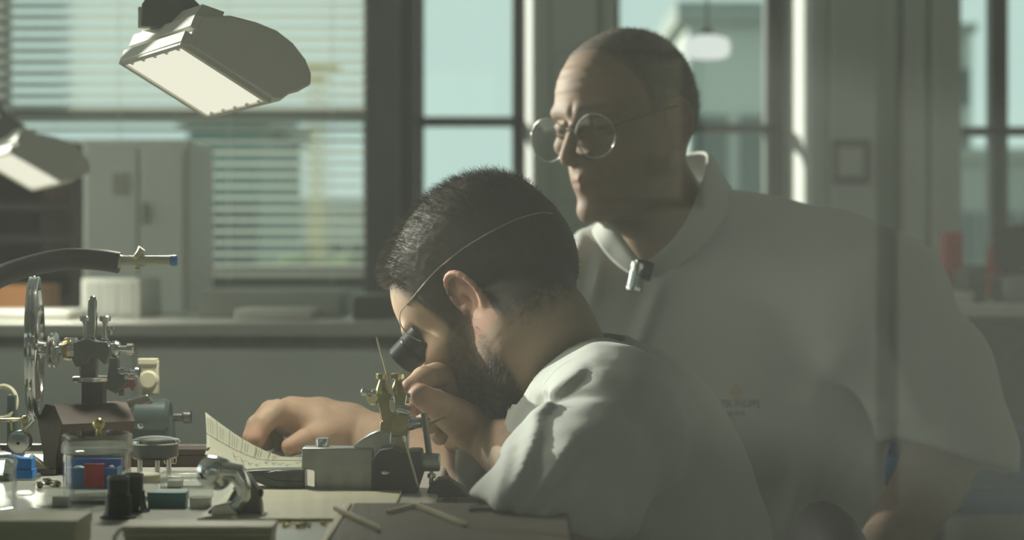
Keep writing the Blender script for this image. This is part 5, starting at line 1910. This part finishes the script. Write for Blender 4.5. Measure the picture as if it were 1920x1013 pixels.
eye2 = np.exp(-(e_[:, 1] / 0.009) ** 4 - (e_[:, 2] / 0.0035) ** 4) * (gv_[:, 0] > 0.083)
col2 = mixc(col2, (0.05, 0.04, 0.035), 0.85 * eye2)
gn = vnormals(gv_, gf_)
gvw = put(gv_, R2, O2, S2)
# far-from-camera arm hidden; near arm hangs at the right
arm2 = [
    ([A(1640, 565, 2.44), A(1785, 800, 2.44)], [.055, .048], .02),
    ([A(1785, 800, 2.44), A(1745, 905, 2.40), A(1655, 1040, 2.30), A(1610, 1110, 2.25)], [.047, .043, .033, .027], .014),
    ([A(1610, 1110, 2.25), A(1575, 1150, 2.22)], [.027, .026], .010),
    ([A(1600, 1120, 2.21), A(1560, 1160, 2.18), A(1540, 1185, 2.16)], [.016, .012, .010], .008),
]
arm2_f = [
    ([A(1580, 1155, 2.20), A(1545, 1185, 2.17), A(1520, 1190, 2.15), A(1500, 1190, 2.14)], [.012, .010, .009, .008]),
    ([A(1575, 1160, 2.215), A(1535, 1192, 2.19), A(1508, 1196, 2.175), A(1488, 1196, 2.165)], [.012, .010, .009, .008]),
    ([A(1572, 1165, 2.235), A(1532, 1198, 2.215), A(1506, 1202, 2.20), A(1488, 1202, 2.19)], [.012, .010, .009, .008]),
    ([A(1572, 1168, 2.255), A(1538, 1200, 2.245), A(1518, 1206, 2.235), A(1504, 1206, 2.225)], [.011, .009, .008, .007]),
]
lo_, hi_ = bounds(arm2, arm2_f)
av, af = surface(hand_field(arm2, arm2_f), lo_, hi_, 0.004)
ac = np.repeat((SKIN2 * 0.55)[None], len(av), 0) * (1 + 0.10 * vnoise(av, 60))[:, None]  # forearm skin darkened in its colour to stand for the shade there
def core2(Q):
    d = chain(Q, [A(1300, 560, 2.61), A(1380, 700, 2.62), A(1420, 950, 2.66), A(1430, 1150, 2.7)], [.05, .09, .10, .10], .03)
    d = smin(d, sd_cap(Q, A(1400, 580, 2.58), A(1640, 565, 2.44), .04, .06), .03)
    return smin(d, chain(Q, [A(1250, 540, 2.6), A(1130, 540, 2.62), A(1060, 780, 2.62)], [.06, .055, .05], .02), .03)
qv, qf = surface(core2, A(1000, 1250, 2.35) - 0.1, A(1720, 440, 2.85) + 0.1, 0.014)
qc = np.repeat(SKIN2[None], len(qv), 0)
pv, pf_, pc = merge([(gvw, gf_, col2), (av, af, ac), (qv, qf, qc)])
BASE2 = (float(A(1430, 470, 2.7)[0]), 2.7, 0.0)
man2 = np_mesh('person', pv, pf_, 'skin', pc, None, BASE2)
man2.location = BASE2
tag(man2, 'older person with close-cropped grey hair and glasses in white shirt, standing and looking down', 'person')
# cropped hair
def thick2(Q):
    t = sstep(hairline2(Q), 0.0, 0.03)
    return t * (0.0022 + 0.0006 * vnoise(Q, 420)) - 0.003 * (1 - t)
cv2, cf2 = surface(lambda Q: cranium_field(Q) - thick2(Q), (-0.13, -0.09, -0.075), (0.12, 0.09, 0.13), 0.003)
keep2 = thick2(cv2) > -0.0002
cf2 = cf2[keep2[cf2].all(1)]
cn2 = vnormals(cv2, cf2)
hc2 = np.repeat(GREYH[None], len(cv2), 0) * (1 + 0.25 * vnoise(cv2, 380))[:, None]
sv2, sf2 = strands(cv2, cn2, np.where(keep2, 1.0, 0), 5000, 0.004, (-0.2, 0, 0), 0.0002, 0.5, 8)
hairv, hairf, hairc = merge([(cv2, cf2, hc2), (sv2, sf2, np.repeat((GREYH * 1.2)[None], len(sv2), 0))])
np_mesh('hair', put(hairv, R2, O2, S2), hairf, 'hair', hairc, man2, BASE2)


def shirt2(Q):
    d = sd_ell(Q, A(1390, 690, 2.60), (.205, .135, .20))
    d = smin(d, sd_ell(Q, A(1420, 930, 2.66), (.165, .13, .24)), .06)
    d = smin(d, sd_cap(Q, A(1425, 1050, 2.68), A(1435, 1250, 2.72), .135, .14), .05)
    d = smin(d, chain(Q, [A(1310, 448, 2.56), A(1440, 478, 2.54), A(1560, 520, 2.48), A(1640, 570, 2.44)], [.066, .072, .080, .084], .02), .05)
    d = smin(d, chain(Q, [A(1230, 470, 2.58), A(1160, 500, 2.60), A(1110, 545, 2.62)], [.052, .060, .068], .02), .045)
    # near sleeve
    e = chain(Q, [A(1640, 570, 2.44), A(1738, 705, 2.44), A(1795, 850, 2.43)], [.083, .076, .074], .02)
    e = smax(e, plane(Q, A(1770, 854, 2.42), (-.28, -.15, -1.0)), .004)
    d = smin(d, e, .028)
    # far sleeve
    d = smin(d, chain(Q, [A(1110, 545, 2.62), A(1050, 800, 2.62)], [.070, .065], .02), .03)
    # folds pulled from the armpit and round the chest
    d = d - crease(Q, A(1650, 745, 2.4), A(1400, 630, 2.45), 0.0050, .018, 2.6)
    d = d - crease(Q, A(1700, 800, 2.4), A(1480, 740, 2.45), 0.0060, .014, 2.6)
    d = d - crease(Q, A(1660, 800, 2.4), A(1560, 960, 2.5), 0.0170, .016, 2.6)
    d = d - crease(Q, A(1640, 600, 2.4), A(1720, 800, 2.4), 0.0085, .012)
    d = d - crease(Q, A(1540, 850, 2.4), A(1480, 1010, 2.5), 0.0102, .014)
    d = d - crease(Q, A(1250, 520, 2.45), A(1180, 680, 2.5), 0.0085, .008)
    d = d - crease(Q, A(1130, 470, 2.5), A(1110, 580, 2.5), 0.0085, .007)
    d = d - crease(Q, A(1095, 420, 2.5), A(1075, 520, 2.5), 0.0068, .006)
    d = d - crease(Q, A(1560, 640, 2.4), A(1540, 820, 2.4), 0.0068, .018, 2.6)
    d = d - 0.004 * vnoise(Q, (11, 11, 14)) - 0.0015 * vnoise(Q, (34, 34, 28))
    nk = chain(Q, [A(1200, 330, 2.48), A(1235, 400, 2.51), A(1252, 445, 2.54)], [.053, .058, .050], .02)
    d = smax(d, -nk, .004)
    # open neck in front
    vv = sd_cap(Q, A(1190, 420, 2.40), A(1215, 500, 2.38), .030, .010)
    d = smax(d, -vv, .004)
    return smax(d, plane(Q, A(1240, 420, 2.50), (-.30, -.30, .90)) - 0.03, .004)


sv3, sf3 = surface(shirt2, A(960, 1180, 2.2), A(1930, 290, 2.86) + 0.02, 0.0062)
sh2 = np_mesh('shirt', sv3, sf3, 'shirt2', None, man2, BASE2)

# collar: folded knit strip round the neck, open in front
up_ = [(1200, 496, 2.385), (1172, 455, 2.405), (1152, 418, 2.43), (1160, 395, 2.48), (1190, 370, 2.54), (1240, 320, 2.585), (1290, 292, 2.585), (1322, 288, 2.545),
       (1322, 318, 2.49), (1308, 362, 2.45), (1288, 410, 2.42), (1262, 452, 2.40), (1232, 482, 2.39), (1214, 496, 2.385)]
dn_ = [(1192, 522, 2.375), (1150, 492, 2.40), (1118, 452, 2.43), (1112, 430, 2.50), (1150, 410, 2.58), (1230, 372, 2.64), (1310, 340, 2.65), (1368, 350, 2.60),
       (1372, 388, 2.52), (1352, 420, 2.465), (1322, 458, 2.425), (1290, 486, 2.40), (1256, 508, 2.385), (1222, 524, 2.375)]
U_ = [Vector(tuple(A(*q))) for q in up_]
D_ = [Vector(tuple(A(*q))) for q in dn_]
U_, D_ = smooth_path(U_, 4), smooth_path(D_, 4)
nC = len(U_)
NB = 7
cvs, cfs = [], []
for j in range(NB):
    t = j / (NB - 1)
    for i in range(nC):
        p = U_[i].lerp(D_[i], t)
        p.z += 0.012 * math.sin(PI * min(1, t * 1.2)) * (1 - t)
        cvs.append(p - Vector(BASE2))
for j in range(NB - 1):
    for i in range(nC - 1):
        cfs.append((j * nC + i, j * nC + i + 1, (j + 1) * nC + i + 1, (j + 1) * nC + i))
co = MB().add(cvs, cfs).build('collar', 'collar2', sh2, ang=80)
md = co.modifiers.new('thickness', 'SOLIDIFY')
md.thickness = 0.005
md.offset = 0
md2 = co.modifiers.new('smooth', 'SUBSURF')
md2.levels = md2.render_levels = 1

hx2 = float(A(1435, 470, 2.7)[0])
trousers('trousers', [np.array((hx2 - .09, 2.74, .80), f32), np.array((hx2 + .09, 2.74, .80), f32)],
         [np.array((hx2 - .10, 2.68, .46), f32), np.array((hx2 + .10, 2.70, .46), f32)],
         [np.array((hx2 - .12, 2.74, .10), f32), np.array((hx2 + .12, 2.76, .10), f32)], .11, .075, .06, man2, BASE2)

# badge on the chest: golden cross, two lines of dark lettering, pressed onto the cloth
sh2_tree = BVHTree.FromPolygons([tuple(map(float, p)) for p in sv3], [tuple(map(int, q)) for q in sf3])
def on_shirt(px, py, lift=0.0012):
    o = Vector((0, 0, ZC))
    dr = (P(px, py, 2.4) - o).normalized()
    h = sh2_tree.ray_cast(o, dr)
    return (h[0] - dr * lift) if h[0] is not None else P(px, py, 2.42)


def lettering(text, pxc, py_base, width_px, height_px):
    cu = bpy.data.curves.new('txt', 'FONT')
    cu.body = text
    cu.align_x = 'CENTER'
    cu.size = 1.0
    cu.resolution_u = 2
    cu.offset = 0.018
    ob = bpy.data.objects.new('txt', cu)
    COL.objects.link(ob)
    bpy.context.view_layer.update()
    dg = bpy.context.evaluated_depsgraph_get()
    me = bpy.data.meshes.new_from_object(ob.evaluated_get(dg))
    vs = np.array([v.co[:2] for v in me.vertices])
    fs = [tuple(p.vertices) for p in me.polygons]
    bpy.data.objects.remove(ob)
    bpy.data.curves.remove(cu)
    bpy.data.meshes.remove(me)
    w = vs[:, 0].max() - vs[:, 0].min()
    h = vs[:, 1].max() - vs[:, 1].min()
    xm = (vs[:, 0].max() + vs[:, 0].min()) / 2
    out = [on_shirt(pxc + (x - xm) / w * width_px, py_base - (y - vs[:, 1].min()) / h * height_px) - Vector(BASE2) for x, y in vs]
    m = MB()
    m.v, m.f = out, fs
    o = m.build('embroidered_lettering', 'thread_dark', sh2, smooth=False)
    return o


lettering('PATEK PHILIPPE', 1381, 764, 88, 14)
lettering('GENEVE', 1378, 780, 38, 9)
m = MB()
def petal(cx, cy, a, L, w):
    pts = []
    for r, s in ((0.06, 0), (0.55, -w), (0.95, -w * .8), (0.85, 0), (0.95, w * .8), (0.55, w)):
        x = math.cos(a) * r * L - math.sin(a) * s * L
        y = math.sin(a) * r * L + math.cos(a) * s * L
        pts.append(on_shirt(cx + x, cy + y) - Vector(BASE2))
    m.add(pts, [tuple(range(6))])
for i in range(4):
    petal(1380, 735, i * PI / 2, 14, 0.42)
for i in range(4):
    a = PI / 4 + i * PI / 2
    petal(1380, 735, a, 8, 0.2)
m.build('embroidered_cross', 'thread_gold', sh2, smooth=False)

# spectacles, modelled on the head
gl = bpy.data.objects.new('eyeglasses', None)
COL.objects.link(gl)
gl.location = tuple(put(np.array([[0.112, 0, -0.004]], f32), R2, O2, S2)[0])
tag(gl, 'thin-rimmed round eyeglasses worn by the older person', 'glasses')
def G_(x, y, z):
    return Vector(tuple(map(float, put(np.array([[x, y, z]], f32), R2, O2, S2)[0]))) - gl.location
for s in (1, -1):
    c = (0.1105, s * 0.0385, -0.015)
    ring = []
    for i in range(40):
        th = 2 * PI * i / 40
        ring.append(G_(c[0] - 0.16 * abs(0.026 * math.cos(th) + 0.006) * (1 if s * math.cos(th) > 0 else .2), c[1] + 0.0300 * math.cos(th), c[2] + 0.0275 * math.sin(th)))
    rm = MB().tube(ring, 0.0008, 8, closed=True).build('rim', 'steel', gl)
    ctr = G_(c[0] + 0.001, c[1], c[2])
    MB().add([ctr] + ring, [(0, 1 + i, 1 + (i + 1) % 40) for i in range(40)]).build('lens', 'lens', rm)
    MB().tube(smooth_path([G_(0.1045, s * 0.068, -0.006), G_(0.100, s * 0.073, -0.003), G_(0.085, s * 0.0755, -0.001), G_(0.03, s * 0.0765, 0.004), G_(-0.012, s * 0.080, 0.008), G_(-0.028, s * 0.079, -0.008)], 5), 0.0013, 8).build('temple', 'dark_metal', gl)
    MB().ball(G_(0.104, s * 0.012, -0.016), (0.002, 0.002, 0.004), 10).build('nose_pad', 'lens', gl)
MB().tube(smooth_path([G_(0.107, 0.009, -0.008), G_(0.113, 0.0, -0.003), G_(0.107, -0.009, -0.008)], 5), 0.0011, 8).build('bridge', 'steel', gl)

# ribbed metal loupe clipped at his collar
ml = Thing('ribbed_loupe', 'small ribbed metal loupe hanging at the older person\'s open collar', 'loupe', 1194, 548, 2.345)
a_, b_ = Vector((-6, 0, 0)), Vector((6, 4, 56))
prof = [(0, 10), (.04, 15)]
for i in range(5):
    prof += [(.10 + .12 * i, 15.5), (.18 + .12 * i, 15.5), (.19 + .12 * i, 14), (.21 + .12 * i, 14)]
prof += [(.80, 15.5), (.97, 15.5), (1, 12)]
ml.part('barrel', ml.mb().lathe(a_, b_, prof, 28), 'chrome')
ml.part('black_sleeve', ml.mb().lathe((8, 6, 24), (16, 10, 58), [(0, 17), (.1, 19), (.9, 19), (1, 16)], 24), 'black')

# work chair of the watchmaker: only its rounded back shows
wc = Thing('work_chair', 'black work chair whose rounded backrest shows behind the bearded person', 'chair', 1545, 940, 2.1)
wc.o.location = (wx(1430, 2.0), 1.96, 0)
bk = MB(1, -wc.o.location)
zt_ = wz(938, 2.1)
bk.ball((wx(1546, 2.1), 2.06, zt_ - 0.075), (0.037, 0.20, 0.075), 24)
bk.build('backrest', 'rubber', wc.o)
MB(1, -wc.o.location).tube([(wx(1546, 2.1), 2.0, zt_ - 0.13), (wx(1556, 2.1), 2.0, 0.56), (wx(1450, 2.1), 1.96, 0.50)], 0.016, 10).build('back_stem', 'dark_metal', wc.o)
MB(1, -wc.o.location).lathe((hx, 1.95, 0.515), (hx, 1.95, 0.565), [(0, 0.17), (.2, .2), (.8, .2), (1, .17)], 32).build('seat', 'rubber', wc.o)
MB(1, -wc.o.location).cyl((hx, 1.95, 0.07), (hx, 1.95, 0.515), 0.025).build('column', 'steel', wc.o)
for i in range(5):
    a = 2 * PI * i / 5 + 0.3
    e = (hx + 0.27 * math.cos(a), 1.95 + 0.27 * math.sin(a))
    MB(1, -wc.o.location).tube([(hx, 1.95, 0.09), (e[0], e[1], 0.06)], 0.018, 8).build('leg', 'steel', wc.o)
    MB(1, -wc.o.location).ball((e[0], e[1], 0.026), 0.026, 10).build('caster', 'black', wc.o)
